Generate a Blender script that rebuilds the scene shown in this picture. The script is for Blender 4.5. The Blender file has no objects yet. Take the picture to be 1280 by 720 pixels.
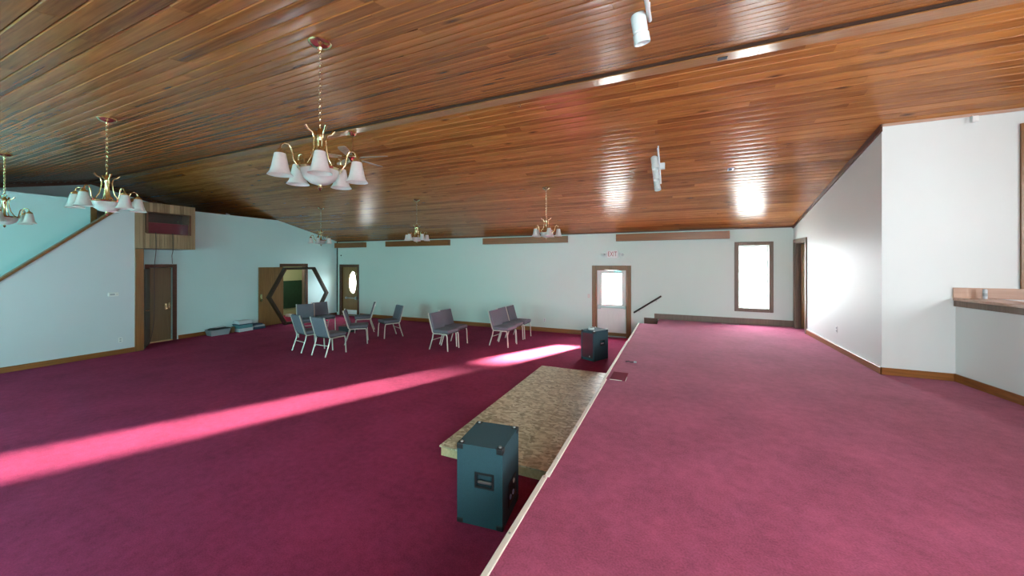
import bpy, bmesh, math, random
from mathutils import Vector, Matrix

random.seed(7)
SC = bpy.context.scene
COL = SC.collection
R = math.radians
PI = math.pi

# ------------------------------------------------------------------ room measures (metres)
YF = 10.90      # far wall
YN = -1.36      # near wall, behind the camera
XL = -12.85     # left wall with the doors
XS = -12.00     # stair wall and booth front
XG = -15.80     # gable end of the loft
XR = 2.63       # wall at the side of the stage
XO = 6.20       # outer wall on the stage side
YC = 6.75       # wall of the choir niche
SZ = 0.60       # stage height
SX = -0.86      # stage edge
EZ = 3.05       # eaves
YR, ZR = 4.77, 4.58   # ridge
SL = 0.25
CAM = Vector((0, 0, 2.15))
YAW = math.atan(204 / 456)
FPX = 456.0


def roof(y):
    return ZR - SL * abs(y - YR)


# ------------------------------------------------------------------ camera, world, lights, exposure
cam_d = bpy.data.cameras.new('camera')
cam = bpy.data.objects.new('camera', cam_d)
COL.objects.link(cam)
cam.location = CAM
cam.rotation_euler = (PI / 2, 0, YAW)
cam_d.sensor_width = 36
cam_d.lens = FPX / 1280 * 36
cam_d.shift_y = -31 / 1280
cam_d.clip_start = 0.05
SC.camera = cam

SC.view_settings.view_transform = 'Standard'
SC.view_settings.look = 'None'
SC.view_settings.gamma = 1
SC.view_settings.use_curve_mapping = False
SC.view_settings.exposure = 1.4

world = bpy.data.worlds.new('world')
SC.world = world
world.use_nodes = True
bg = world.node_tree.nodes['Background']
bg.inputs['Color'].default_value = (0.90, 0.96, 1.0, 1)
bg.inputs['Strength'].default_value = 18.0


def area(name, loc, direction, sx, sy, energy, color, spread=180, portal=False):
    d = bpy.data.lights.new(name, 'AREA')
    d.shape = 'RECTANGLE'
    d.size, d.size_y = sx, sy
    d.energy = energy
    d.color = color
    d.spread = R(spread)
    o = bpy.data.objects.new(name, d)
    COL.objects.link(o)
    o.location = loc
    o.rotation_euler = Vector(direction).to_track_quat('-Z', 'Y').to_euler()
    if portal:
        d.cycles.is_portal = True
    return o


# daylight through the windows that the camera sees
area('portal_window', (1.805, YF + 0.26, 1.8), (0, -1, 0), 0.7, 1.65, 1, (1, 1, 1), portal=True)
area('portal_door', (-1.69, YF + 0.26, 1.4), (0, -1, 0), 0.6, 0.95, 1, (1, 1, 1), portal=True)
area('portal_oval', (-12.01, YF + 0.26, 1.37), (0, -1, 0), 0.45, 1.0, 1, (1, 1, 1), portal=True)
# and through the unseen niche window and windows added behind the camera for light
NICHE_WIN = (2.9, 3.75, 2.0, 3.7)                       # y0, y1, z0, z1
ADDED_NEAR_WIN = [(0.7, 2.2, 1.05, 2.75), (-4.6, -3.8, 1.0, 2.6), (-7.8, -7.0, 1.0, 2.6), (-10.8, -10.0, 1.0, 2.6)]   # x0, x1, z0, z1
area('portal_niche', (XO + 0.22, (NICHE_WIN[0] + NICHE_WIN[1]) / 2, (NICHE_WIN[2] + NICHE_WIN[3]) / 2), (-1, 0, 0), NICHE_WIN[1] - NICHE_WIN[0], NICHE_WIN[3] - NICHE_WIN[2], 1, (1, 1, 1), portal=True)
for a_, b_, c_, d_ in ADDED_NEAR_WIN:
    area('portal_near', ((a_ + b_) / 2, YN - 0.22, (c_ + d_) / 2), (0, 1, 0), b_ - a_, d_ - c_, 1, (1, 1, 1), portal=True)
# two lamps added outside the glazed exit door stand in for low sun
az = math.radians(26.2)
for z_, w_, h_, e_ in ((3.0, 0.4, 1.4, 900), (7.9, 1.2, 1.4, 1300)):
    gl = Vector((-1.69 + math.sin(az) * 14.0, YF + math.cos(az) * 14.0, z_))
    area('sun_stand_in', gl, Vector((-1.69, YF, 1.4)) - gl, w_, h_, e_, (1.0, 0.88, 0.80), spread=20)


# ------------------------------------------------------------------ materials
def new_mat(name):
    m = bpy.data.materials.new(name)
    m.use_nodes = True
    return m, m.node_tree.nodes, m.node_tree.links


def principled(n):
    return n['Principled BSDF']


def set_in(p, **kw):
    for k, v in kw.items():
        p.inputs[k.replace('_', ' ')].default_value = v


def col4(c):
    return (c[0], c[1], c[2], 1)


def plain(name, c, rough=0.5, metal=0.0, var=0.08, scale=6.0, bump=0.0, coat=0.0, spec=0.5, bscale=None):
    m, n, l = new_mat(name)
    p = principled(n)
    p.inputs['Roughness'].default_value = rough
    p.inputs['Metallic'].default_value = metal
    p.inputs['Coat Weight'].default_value = coat
    p.inputs['Coat Roughness'].default_value = 0.15
    p.inputs['Specular IOR Level'].default_value = spec
    g = n.new('ShaderNodeNewGeometry')
    t = n.new('ShaderNodeTexNoise')
    t.inputs['Scale'].default_value = scale
    t.inputs['Detail'].default_value = 4
    l.new(g.outputs['Position'], t.inputs['Vector'])
    r = n.new('ShaderNodeMapRange')
    r.inputs['To Min'].default_value = 1 - var
    r.inputs['To Max'].default_value = 1 + var
    l.new(t.outputs['Fac'], r.inputs['Value'])
    mx = n.new('ShaderNodeVectorMath')
    mx.operation = 'SCALE'
    mx.inputs[0].default_value = c
    l.new(r.outputs['Result'], mx.inputs['Scale'])
    l.new(mx.outputs['Vector'], p.inputs['Base Color'])
    if bump:
        t2 = n.new('ShaderNodeTexNoise')
        t2.inputs['Scale'].default_value = bscale or 60
        l.new(g.outputs['Position'], t2.inputs['Vector'])
        b = n.new('ShaderNodeBump')
        b.inputs['Strength'].default_value = bump
        b.inputs['Distance'].default_value = 0.01
        l.new(t2.outputs['Fac'], b.inputs['Height'])
        l.new(b.outputs['Normal'], p.inputs['Normal'])
    return m


def wood(name, c_dark, c_light, axis='x', rough=0.35, coat=0.0, knots=0.0, rnd=0.5, coat_rough=0.2, spec=0.5):
    """grained wood; board to board variation by object and island random."""
    m, n, l = new_mat(name)
    p = principled(n)
    p.inputs['Coat Weight'].default_value = coat
    p.inputs['Coat Roughness'].default_value = coat_rough
    p.inputs['Specular IOR Level'].default_value = spec
    g = n.new('ShaderNodeNewGeometry')
    oi = n.new('ShaderNodeObjectInfo')
    add = n.new('ShaderNodeMath')
    add.operation = 'ADD'
    l.new(oi.outputs['Random'], add.inputs[0])
    l.new(g.outputs['Random Per Island'], add.inputs[1])
    fr = n.new('ShaderNodeMath')
    fr.operation = 'FRACT'
    l.new(add.outputs[0], fr.inputs[0])
    mapn = n.new('ShaderNodeVectorMath')
    mapn.operation = 'MULTIPLY'
    s = {'x': (0.9, 22, 22), 'y': (22, 0.9, 22), 'z': (22, 22, 0.9)}[axis]
    mapn.inputs[1].default_value = s
    off = n.new('ShaderNodeMath')
    off.operation = 'MULTIPLY'
    off.inputs[1].default_value = 37.0
    l.new(fr.outputs[0], off.inputs[0])
    addv = n.new('ShaderNodeVectorMath')
    addv.operation = 'ADD'
    l.new(g.outputs['Position'], mapn.inputs[0])
    l.new(mapn.outputs['Vector'], addv.inputs[0])
    l.new(off.outputs[0], addv.inputs[1])
    t = n.new('ShaderNodeTexNoise')
    t.inputs['Scale'].default_value = 1.6
    t.inputs['Detail'].default_value = 6
    t.inputs['Roughness'].default_value = 0.6
    t.inputs['Distortion'].default_value = 0.6
    l.new(addv.outputs['Vector'], t.inputs['Vector'])
    mr = n.new('ShaderNodeMapRange')
    mr.inputs['From Min'].default_value = 0.3
    mr.inputs['From Max'].default_value = 0.7
    mr.inputs['To Min'].default_value = 0.0
    mr.inputs['To Max'].default_value = 1 - rnd
    l.new(t.outputs['Fac'], mr.inputs['Value'])
    mm = n.new('ShaderNodeMath')
    mm.operation = 'MULTIPLY_ADD'
    mm.inputs[1].default_value = rnd
    l.new(fr.outputs[0], mm.inputs[0])
    l.new(mr.outputs['Result'], mm.inputs[2])
    mix = n.new('ShaderNodeMix')
    mix.data_type = 'RGBA'
    mix.inputs['A'].default_value = col4(c_dark)
    mix.inputs['B'].default_value = col4(c_light)
    l.new(mm.outputs[0], mix.inputs['Factor'])
    out = mix.outputs['Result']
    if knots:
        mp2 = n.new('ShaderNodeVectorMath')
        mp2.operation = 'MULTIPLY'
        mp2.inputs[1].default_value = {'x': (1.3, 4.2, 4.2), 'y': (4.2, 1.3, 4.2), 'z': (4.2, 4.2, 1.3)}[axis]
        l.new(g.outputs['Position'], mp2.inputs[0])
        av2 = n.new('ShaderNodeVectorMath')
        av2.operation = 'ADD'
        l.new(mp2.outputs['Vector'], av2.inputs[0])
        l.new(off.outputs[0], av2.inputs[1])
        vo = n.new('ShaderNodeTexVoronoi')
        vo.inputs['Scale'].default_value = 1.0
        l.new(av2.outputs['Vector'], vo.inputs['Vector'])
        kr = n.new('ShaderNodeMapRange')
        kr.inputs['From Min'].default_value = 0.03
        kr.inputs['From Max'].default_value = 0.15
        kr.inputs['To Min'].default_value = knots
        kr.inputs['To Max'].default_value = 0.0
        l.new(vo.outputs['Distance'], kr.inputs['Value'])
        mk = n.new('ShaderNodeMix')
        mk.data_type = 'RGBA'
        mk.inputs['B'].default_value = (c_dark[0] * .22, c_dark[1] * .2, c_dark[2] * .25, 1)
        l.new(kr.outputs['Result'], mk.inputs['Factor'])
        l.new(out, mk.inputs['A'])
        out = mk.outputs['Result']
    l.new(out, p.inputs['Base Color'])
    rr = n.new('ShaderNodeMapRange')
    rr.inputs['To Min'].default_value = rough - 0.05
    rr.inputs['To Max'].default_value = rough + 0.05
    l.new(t.outputs['Fac'], rr.inputs['Value'])
    l.new(rr.outputs['Result'], p.inputs['Roughness'])
    b = n.new('ShaderNodeBump')
    b.inputs['Strength'].default_value = 0.06
    b.inputs['Distance'].default_value = 0.004
    l.new(t.outputs['Fac'], b.inputs['Height'])
    l.new(b.outputs['Normal'], p.inputs['Normal'])
    return m


def carpet(name, c, sheen=0.0):
    m, n, l = new_mat(name)
    p = principled(n)
    set_in(p, Roughness=0.95, Specular_IOR_Level=0.1)
    p.inputs['Sheen Weight'].default_value = sheen
    p.inputs['Sheen Roughness'].default_value = 0.3
    p.inputs['Sheen Tint'].default_value = (1.0, 0.75, 0.85, 1)
    g = n.new('ShaderNodeNewGeometry')
    a = n.new('ShaderNodeTexNoise')
    a.inputs['Scale'].default_value = 1.6
    a.inputs['Detail'].default_value = 5
    b = n.new('ShaderNodeTexNoise')
    b.inputs['Scale'].default_value = 90
    b.inputs['Detail'].default_value = 3
    c2 = n.new('ShaderNodeTexNoise')
    c2.inputs['Scale'].default_value = 14
    c2.inputs['Detail'].default_value = 4
    for t in (a, b, c2):
        l.new(g.outputs['Position'], t.inputs['Vector'])
    s1 = n.new('ShaderNodeMath'); s1.operation = 'MULTIPLY_ADD'; s1.inputs[1].default_value = 0.5
    l.new(a.outputs['Fac'], s1.inputs[0])
    s2 = n.new('ShaderNodeMath'); s2.operation = 'MULTIPLY_ADD'; s2.inputs[1].default_value = 0.7
    l.new(b.outputs['Fac'], s2.inputs[0])
    s3 = n.new('ShaderNodeMath'); s3.operation = 'MULTIPLY'; s3.inputs[1].default_value = 0.45
    l.new(c2.outputs['Fac'], s3.inputs[0])
    l.new(s3.outputs[0], s2.inputs[2])
    l.new(s2.outputs[0], s1.inputs[2])
    mx = n.new('ShaderNodeMapRange')
    mx.inputs['From Min'].default_value = 0.5
    mx.inputs['From Max'].default_value = 1.15
    mx.inputs['To Min'].default_value = 0.58
    mx.inputs['To Max'].default_value = 1.42
    l.new(s1.outputs[0], mx.inputs['Value'])
    sc = n.new('ShaderNodeVectorMath'); sc.operation = 'SCALE'
    sc.inputs[0].default_value = c
    l.new(mx.outputs['Result'], sc.inputs['Scale'])
    l.new(sc.outputs['Vector'], p.inputs['Base Color'])
    bu = n.new('ShaderNodeBump')
    bu.inputs['Strength'].default_value = 0.35
    bu.inputs['Distance'].default_value = 0.006
    l.new(b.outputs['Fac'], bu.inputs['Height'])
    l.new(bu.outputs['Normal'], p.inputs['Normal'])
    return m


def osb(name):
    m, n, l = new_mat(name)
    p = principled(n)
    set_in(p, Roughness=0.36)
    g = n.new('ShaderNodeNewGeometry')
    mp = n.new('ShaderNodeVectorMath'); mp.operation = 'MULTIPLY'
    mp.inputs[1].default_value = (16, 26, 10)
    nz = n.new('ShaderNodeTexNoise'); nz.inputs['Scale'].default_value = 5
    l.new(g.outputs['Position'], nz.inputs['Vector'])
    ad = n.new('ShaderNodeVectorMath'); ad.operation = 'MULTIPLY_ADD'
    ad.inputs[1].default_value = (2.2, 2.2, 2.2)
    l.new(g.outputs['Position'], mp.inputs[0])
    l.new(nz.outputs['Color'], ad.inputs[0])
    l.new(mp.outputs['Vector'], ad.inputs[2])
    v = n.new('ShaderNodeTexVoronoi')
    v.inputs['Scale'].default_value = 1.3
    l.new(ad.outputs['Vector'], v.inputs['Vector'])
    cr = n.new('ShaderNodeValToRGB')
    e = cr.color_ramp.elements
    e[0].position, e[0].color = 0.0, (0.32, 0.25, 0.15, 1)
    e[1].position, e[1].color = 1.0, (0.80, 0.72, 0.55, 1)
    k = e.new(0.5); k.color = (0.58, 0.48, 0.32, 1)
    sx = n.new('ShaderNodeSeparateColor')
    l.new(v.outputs['Color'], sx.inputs['Color'])
    l.new(sx.outputs['Red'], cr.inputs['Fac'])
    l.new(cr.outputs['Color'], p.inputs['Base Color'])
    b = n.new('ShaderNodeBump'); b.inputs['Strength'].default_value = 0.25; b.inputs['Distance'].default_value = 0.004
    l.new(v.outputs['Distance'], b.inputs['Height'])
    l.new(b.outputs['Normal'], p.inputs['Normal'])
    return m


def glass_pane(name, tint=(1, 1, 1), refl=0.06):
    m, n, l = new_mat(name)
    n.remove(n['Principled BSDF'])
    tr = n.new('ShaderNodeBsdfTransparent'); tr.inputs['Color'].default_value = col4(tint)
    gl_ = n.new('ShaderNodeBsdfGlossy'); gl_.inputs['Roughness'].default_value = 0.03
    mix = n.new('ShaderNodeMixShader')
    lw = n.new('ShaderNodeLayerWeight'); lw.inputs['Blend'].default_value = 0.5
    pw_ = n.new('ShaderNodeMath'); pw_.operation = 'POWER'; pw_.inputs[1].default_value = 5
    l.new(lw.outputs['Facing'], pw_.inputs[0])
    ma = n.new('ShaderNodeMath'); ma.operation = 'MULTIPLY_ADD'; ma.inputs[1].default_value = 0.8; ma.inputs[2].default_value = 0.04
    l.new(pw_.outputs[0], ma.inputs[0])
    l.new(ma.outputs[0], mix.inputs['Fac'])
    l.new(tr.outputs[0], mix.inputs[1]); l.new(gl_.outputs[0], mix.inputs[2])
    l.new(mix.outputs[0], n['Material Output'].inputs['Surface'])
    return m


def frosted(name, c):
    m, n, l = new_mat(name)
    p = principled(n)
    p.inputs['Base Color'].default_value = col4(c)
    set_in(p, Roughness=0.35)
    g = n.new('ShaderNodeNewGeometry')
    t = n.new('ShaderNodeTexNoise'); t.inputs['Scale'].default_value = 45; t.inputs['Detail'].default_value = 4
    l.new(g.outputs['Position'], t.inputs['Vector'])
    mr = n.new('ShaderNodeMapRange'); mr.inputs['To Min'].default_value = 0.88; mr.inputs['To Max'].default_value = 1.1
    l.new(t.outputs['Fac'], mr.inputs['Value'])
    sc = n.new('ShaderNodeVectorMath'); sc.operation = 'SCALE'; sc.inputs[0].default_value = c
    l.new(mr.outputs['Result'], sc.inputs['Scale'])
    l.new(sc.outputs['Vector'], p.inputs['Base Color'])
    tl = n.new('ShaderNodeBsdfTranslucent'); tl.inputs['Color'].default_value = col4(c)
    mix = n.new('ShaderNodeMixShader'); mix.inputs['Fac'].default_value = 0.35
    l.new(p.outputs[0], mix.inputs[1]); l.new(tl.outputs[0], mix.inputs[2])
    l.new(mix.outputs[0], n['Material Output'].inputs['Surface'])
    return m


M = {}
M['wall'] = plain('white_wall_paint', (0.70, 0.735, 0.725), 0.5, var=0.02, scale=1.5, bump=0.05, bscale=120)
M['wall_far'] = plain('pale_far_wall_paint', (0.62, 0.745, 0.69), 0.45, var=0.02, scale=1.5, bump=0.05, bscale=120)
M['wall_stair'] = plain('light_tinted_grey_blue_paint', (0.62, 0.66, 0.70), 0.45, var=0.02, scale=1.5, bump=0.05, bscale=120)  # hall paint again, with the greyer cast of its light put into the colour
M['wall_hall'] = plain('light_tinted_aqua_paint', (0.60, 0.86, 0.87), 0.6, var=0.02, scale=1.5, bump=0.05, bscale=120)  # teal cast of the daylight is put into this wall colour
M['green_wall'] = plain('green_room_paint', (0.42, 0.50, 0.28), 0.6, var=0.04)
M['dark_green'] = plain('dark_green_paint', (0.012, 0.06, 0.03), 0.6, var=0.3, scale=9)
M['carpet'] = carpet('maroon_carpet', (0.27, 0.030, 0.085))
M['stage_carpet'] = carpet('light_paled_maroon_carpet', (0.36, 0.082, 0.155), sheen=0.2)  # hall carpet paled toward pink; the stronger stage light is in the colour
M['plank'] = wood('varnished_ceiling_wood', (0.145, 0.034, 0.006), (0.56, 0.222, 0.053), 'x', rough=0.25, knots=0.85, rnd=0.5, spec=0.5)
M['ridge'] = wood('varnished_ridge_wood', (0.26, 0.10, 0.03), (0.44, 0.20, 0.065), 'x', rough=0.2, knots=0.5, rnd=0.4, spec=0.6)
M['backing'] = plain('dark_roof_backing', (0.045, 0.018, 0.008), 0.8)
M['oak_x'] = wood('oak_trim_x', (0.17, 0.055, 0.012), (0.34, 0.128, 0.030), 'x', rough=0.35, rnd=0.25)
M['oak_y'] = wood('oak_trim_y', (0.17, 0.055, 0.012), (0.34, 0.128, 0.030), 'y', rough=0.35, rnd=0.25)
M['oak_z'] = wood('oak_trim_z', (0.15, 0.055, 0.014), (0.28, 0.12, 0.036), 'z', rough=0.35, rnd=0.25)
M['clad'] = wood('booth_cladding_wood', (0.17, 0.10, 0.05), (0.46, 0.31, 0.18), 'z', rough=0.5, rnd=0.65, knots=0.5)
M['trim_dark'] = wood('dark_red_trim', (0.07, 0.022, 0.010), (0.13, 0.05, 0.022), 'y', rough=0.4, rnd=0.2)
M['trim_grey'] = wood('grey_brown_casing', (0.13, 0.085, 0.06), (0.22, 0.155, 0.11), 'z', rough=0.45, rnd=0.2)
M['door_wood'] = wood('brown_door_veneer', (0.17, 0.085, 0.025), (0.30, 0.165, 0.055), 'z', rough=0.35, rnd=0.15)
M['door_olive'] = wood('olive_brown_door_veneer', (0.15, 0.105, 0.045), (0.22, 0.165, 0.075), 'z', rough=0.4, rnd=0.15)
M['door_dark'] = wood('dark_door_veneer', (0.035, 0.04, 0.032), (0.06, 0.065, 0.05), 'z', rough=0.4, rnd=0.15)
M['door_white'] = plain('white_steel_door', (0.78, 0.72, 0.70), 0.4, var=0.02)
M['arch_wood'] = wood('dark_stained_arch_wood', (0.018, 0.009, 0.005), (0.05, 0.024, 0.012), 'y', rough=0.4, rnd=0.3)
M['pine'] = wood('bare_pine', (0.50, 0.36, 0.19), (0.68, 0.53, 0.31), 'y', rough=0.6, rnd=0.2)
M['osb'] = osb('osb_board')
M['strip'] = plain('white_edge_strip', (0.74, 0.70, 0.62), 0.6, var=0.12, scale=9)
M['steel'] = plain('grey_steel', (0.45, 0.46, 0.46), 0.3, metal=0.9)
M['black'] = plain('matte_black', (0.012, 0.012, 0.014), 0.5, var=0.2)
M['brass'] = plain('polished_brass', (0.78, 0.64, 0.36), 0.2, metal=1.0, var=0.04)
M['shade'] = frosted('frosted_glass_shade', (0.80, 0.77, 0.76))
M['white'] = plain('white_plastic', (0.80, 0.81, 0.80), 0.35, var=0.02)
M['lamp_white'] = plain('white_enamel', (0.72, 0.80, 0.80), 0.3, var=0.02)
M['red'] = plain('red_letters', (0.38, 0.012, 0.01), 0.4)
M['speaker'] = plain('grey_speaker_carpet', (0.020, 0.066, 0.084), 0.85, var=0.35, scale=160, bump=0.4, bscale=300)
M['grille'] = plain('speaker_grille', (0.06, 0.035, 0.04), 0.4, metal=0.4, var=0.3, scale=200)
M['fabric'] = plain('grey_chair_fabric', (0.155, 0.15, 0.185), 0.9, var=0.18, scale=60, bump=0.2, bscale=250)
M['frame'] = plain('cream_metal_tube', (0.66, 0.61, 0.56), 0.35, metal=0.15, var=0.04)
M['grey_plastic'] = plain('grey_translucent_plastic', (0.36, 0.40, 0.44), 0.35)
M['teal_plastic'] = plain('teal_plastic', (0.08, 0.26, 0.30), 0.4)
M['paper'] = plain('white_paper', (0.62, 0.66, 0.70), 0.7)
M['blue_cloth'] = plain('dark_blue_cloth', (0.03, 0.06, 0.11), 0.8)
M['carton'] = plain('brown_card', (0.28, 0.17, 0.08), 0.8)
M['maroon_cloth'] = plain('maroon_cloth', (0.16, 0.010, 0.035), 0.8)
M['pane'] = glass_pane('clear_window_glass')
M['pane_teal'] = glass_pane('added_teal_glass', tint=(0.58, 0.93, 0.91))  # tint added to send teal light into the hall
M['jack'] = plain('blue_grey_socket', (0.30, 0.45, 0.75), 0.3)
M['blade'] = wood('fan_blade_wood', (0.30, 0.20, 0.12), (0.46, 0.33, 0.22), 'x', rough=0.25, rnd=0.2)
M['pinkwood'] = wood('pale_reddish_wood', (0.42, 0.25, 0.18), (0.55, 0.36, 0.27), 'x', rough=0.3, rnd=0.2)
M['concrete'] = plain('pale_concrete', (0.55, 0.55, 0.52), 0.9, var=0.1)
M['lid'] = plain('maroon_floor_plate', (0.21, 0.03, 0.06), 0.95, spec=0.1)
M['fabric_red'] = plain('red_cloth', (0.22, 0.04, 0.05), 0.8)


# ------------------------------------------------------------------ mesh builder
class MB:
    def __init__(s):
        s.v, s.f = [], []

    def add(s, vs, fs, M4=None):
        o = len(s.v)
        s.v += [tuple(M4 @ Vector(v)) if M4 else tuple(v) for v in vs]
        s.f += [tuple(i + o for i in f) for f in fs]
        return s

    def box(s, x0, x1, y0, y1, z0, z1, M4=None):
        vs = [(x0, y0, z0), (x1, y0, z0), (x1, y1, z0), (x0, y1, z0), (x0, y0, z1), (x1, y0, z1), (x1, y1, z1), (x0, y1, z1)]
        fs = [(0, 3, 2, 1), (4, 5, 6, 7), (0, 1, 5, 4), (1, 2, 6, 5), (2, 3, 7, 6), (3, 0, 4, 7)]
        return s.add(vs, fs, M4)

    def prism(s, pts, axis, a, b, M4=None):
        n = len(pts)
        mk = {'x': lambda t, p: (t, p[0], p[1]), 'y': lambda t, p: (p[0], t, p[1]), 'z': lambda t, p: (p[0], p[1], t)}[axis]
        vs = [mk(a, p) for p in pts] + [mk(b, p) for p in pts]
        fs = [tuple(range(n)), tuple(range(2 * n - 1, n - 1, -1))]
        fs += [(i, i + n, (i + 1) % n + n, (i + 1) % n) for i in range(n)]
        return s.add(vs, fs, M4)

    def tube(s, path, r, n=8, M4=None, cap=True):
        path = [Vector(p) for p in path]
        rs = r if isinstance(r, (list, tuple)) else [r] * len(path)
        vs, fs = [], []
        up = None
        for i, p in enumerate(path):
            t = (path[min(i + 1, len(path) - 1)] - path[max(i - 1, 0)]).normalized()
            if up is None:
                up = Vector((0, 0, 1)) if abs(t.z) < 0.9 else Vector((1, 0, 0))
            a = t.cross(up).normalized()
            b = a.cross(t).normalized()
            up = b
            for k in range(n):
                w = 2 * PI * (k + .5) / n
                vs.append(p + (a * math.cos(w) + b * math.sin(w)) * rs[i])
        for i in range(len(path) - 1):
            for k in range(n):
                k2 = (k + 1) % n
                fs.append((i * n + k, i * n + k2, (i + 1) * n + k2, (i + 1) * n + k))
        if cap:
            fs.append(tuple(range(n - 1, -1, -1)))
            fs.append(tuple((len(path) - 1) * n + k for k in range(n)))
        return s.add(vs, fs, M4)

    def lathe(s, prof, n=20, M4=None):
        vs, fs, rings = [], [], []
        for r, z in prof:
            if r < 1e-5:
                rings.append([len(vs)]); vs.append((0, 0, z))
            else:
                rings.append([len(vs) + k for k in range(n)])
                vs += [(r * math.cos(2 * PI * k / n), r * math.sin(2 * PI * k / n), z) for k in range(n)]
        for a, b in zip(rings, rings[1:]):
            for k in range(n):
                k2 = (k + 1) % n
                if len(a) == 1 and len(b) == 1: continue
                if len(a) == 1: fs.append((a[0], b[k2], b[k]))
                elif len(b) == 1: fs.append((a[k], a[k2], b[0]))
                else: fs.append((a[k], a[k2], b[k2], b[k]))
        return s.add(vs, fs, M4)

    def torus(s, Rr, r, n=14, m=6, M4=None, sx=1.0):
        vs, fs = [], []
        for i in range(n):
            a = 2 * PI * i / n
            for j in range(m):
                b = 2 * PI * j / m
                vs.append(((Rr + r * math.cos(b)) * math.cos(a) * sx, (Rr + r * math.cos(b)) * math.sin(a), r * math.sin(b)))
        for i in range(n):
            for j in range(m):
                fs.append((i * m + j, ((i + 1) % n) * m + j, ((i + 1) % n) * m + (j + 1) % m, i * m + (j + 1) % m))
        return s.add(vs, fs, M4)

    def build(s, name, mat, parent=None, smooth=None, bevel=0, seg=1, loc=None, rot=None):
        me = bpy.data.meshes.new(name)
        bm = bmesh.new()
        bv = [bm.verts.new(v) for v in s.v]
        for f in s.f:
            try: bm.faces.new([bv[i] for i in f])
            except ValueError: pass
        bmesh.ops.recalc_face_normals(bm, faces=bm.faces)
        if bevel:
            bmesh.ops.bevel(bm, geom=list(bm.edges), offset=bevel, segments=seg, affect='EDGES', profile=0.5, clamp_overlap=True)
        bm.to_mesh(me); bm.free()
        me.materials.append(mat)
        if smooth is not None:
            for p in me.polygons: p.use_smooth = True
            me.set_sharp_from_angle(angle=R(smooth))
        o = bpy.data.objects.new(name, me)
        COL.objects.link(o)
        if parent: o.parent = parent
        if loc: o.location = loc
        if rot: o.rotation_euler = rot
        return o


def tag(o, label=None, cat=None, group=None, kind=None):
    if label: o['label'] = label
    if cat: o['category'] = cat
    if group: o['group'] = group
    if kind: o['kind'] = kind
    return o


def struct(o, label=None):
    o['kind'] = 'structure'
    if label: o['label'] = label
    return o


def empty(name, loc=(0, 0, 0), rot=(0, 0, 0)):
    o = bpy.data.objects.new(name, None)
    COL.objects.link(o)
    o.location = loc
    o.rotation_euler = rot
    o.empty_display_size = 0.1
    return o


def copy_tree(o, parent=None):
    c = o.copy()
    COL.objects.link(c)
    c.parent = parent
    for ch in list(o.children):
        copy_tree(ch, c)
    return c


def T(x, y, z): return Matrix.Translation((x, y, z))
def RX(a): return Matrix.Rotation(a, 4, 'X')
def RY(a): return Matrix.Rotation(a, 4, 'Y')
def RZ(a): return Matrix.Rotation(a, 4, 'Z')


def holes(mb, axis, a, b, u0, u1, z0, z1, hs):
    """wall slab between a and b on the axis, spanning u0..u1, z0..z1, with rectangular holes (u0,u1,z0,z1)."""
    us = sorted({u0, u1, *[h[0] for h in hs], *[h[1] for h in hs]})
    for ua, ub in zip(us, us[1:]):
        cuts = sorted([(h[2], h[3]) for h in hs if h[0] <= ua + 1e-6 and h[1] >= ub - 1e-6])
        z = z0
        for ha, hb in cuts:
            if ha > z + 1e-6:
                mb.box(*((ua, ub, a, b) if axis == 'y' else (a, b, ua, ub)), z, ha)
            z = max(z, hb)
        if z < z1 - 1e-6:
            mb.box(*((ua, ub, a, b) if axis == 'y' else (a, b, ua, ub)), z, z1)
    return mb


# ------------------------------------------------------------------ the shell
# outside ground
struct(MB().box(-60, 60, YF + 0.2, 80, -0.35, -0.15).build('ground', M['concrete']), 'pale concrete yard outside the far wall')
# floors
struct(MB().box(XG, SX, YN, YF, -0.2, 0).build('floor', M['carpet']), 'maroon carpet of the hall')
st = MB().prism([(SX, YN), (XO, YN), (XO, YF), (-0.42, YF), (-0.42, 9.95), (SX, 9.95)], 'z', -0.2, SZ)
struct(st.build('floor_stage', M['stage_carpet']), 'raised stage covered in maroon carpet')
steps = empty('stairs_stage')
struct(steps, 'two carpeted steps at the far end of the stage')
MB().box(-0.76, -0.42, 9.95, YF, 0, 0.40).build('step', M['carpet'], steps)
MB().box(-1.10, -0.76, 9.95, YF, 0, 0.20).build('step', M['carpet'], steps)

# far wall
fw = MB()
holes(fw, 'y', YF, YF + 0.2, XG - 0.2, XO + 0.2, -0.15, EZ + 0.03,
      [(-2.15, -1.26, -0.15, 1.97), (1.48, 2.13, 1.01, 2.60), (-12.62, -11.70, -0.15, 2.02)])
struct(fw.build('wall_far', M['wall_far']), 'long pale far wall under the eaves')
# near wall with openings for the added windows
nw = MB()
added_near_windows = ADDED_NEAR_WIN
holes(nw, 'y', YN - 0.2, YN, XG - 0.2, XO + 0.2, -0.2, EZ + 0.03, added_near_windows)
struct(nw.build('wall_near', M['wall']))
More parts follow.
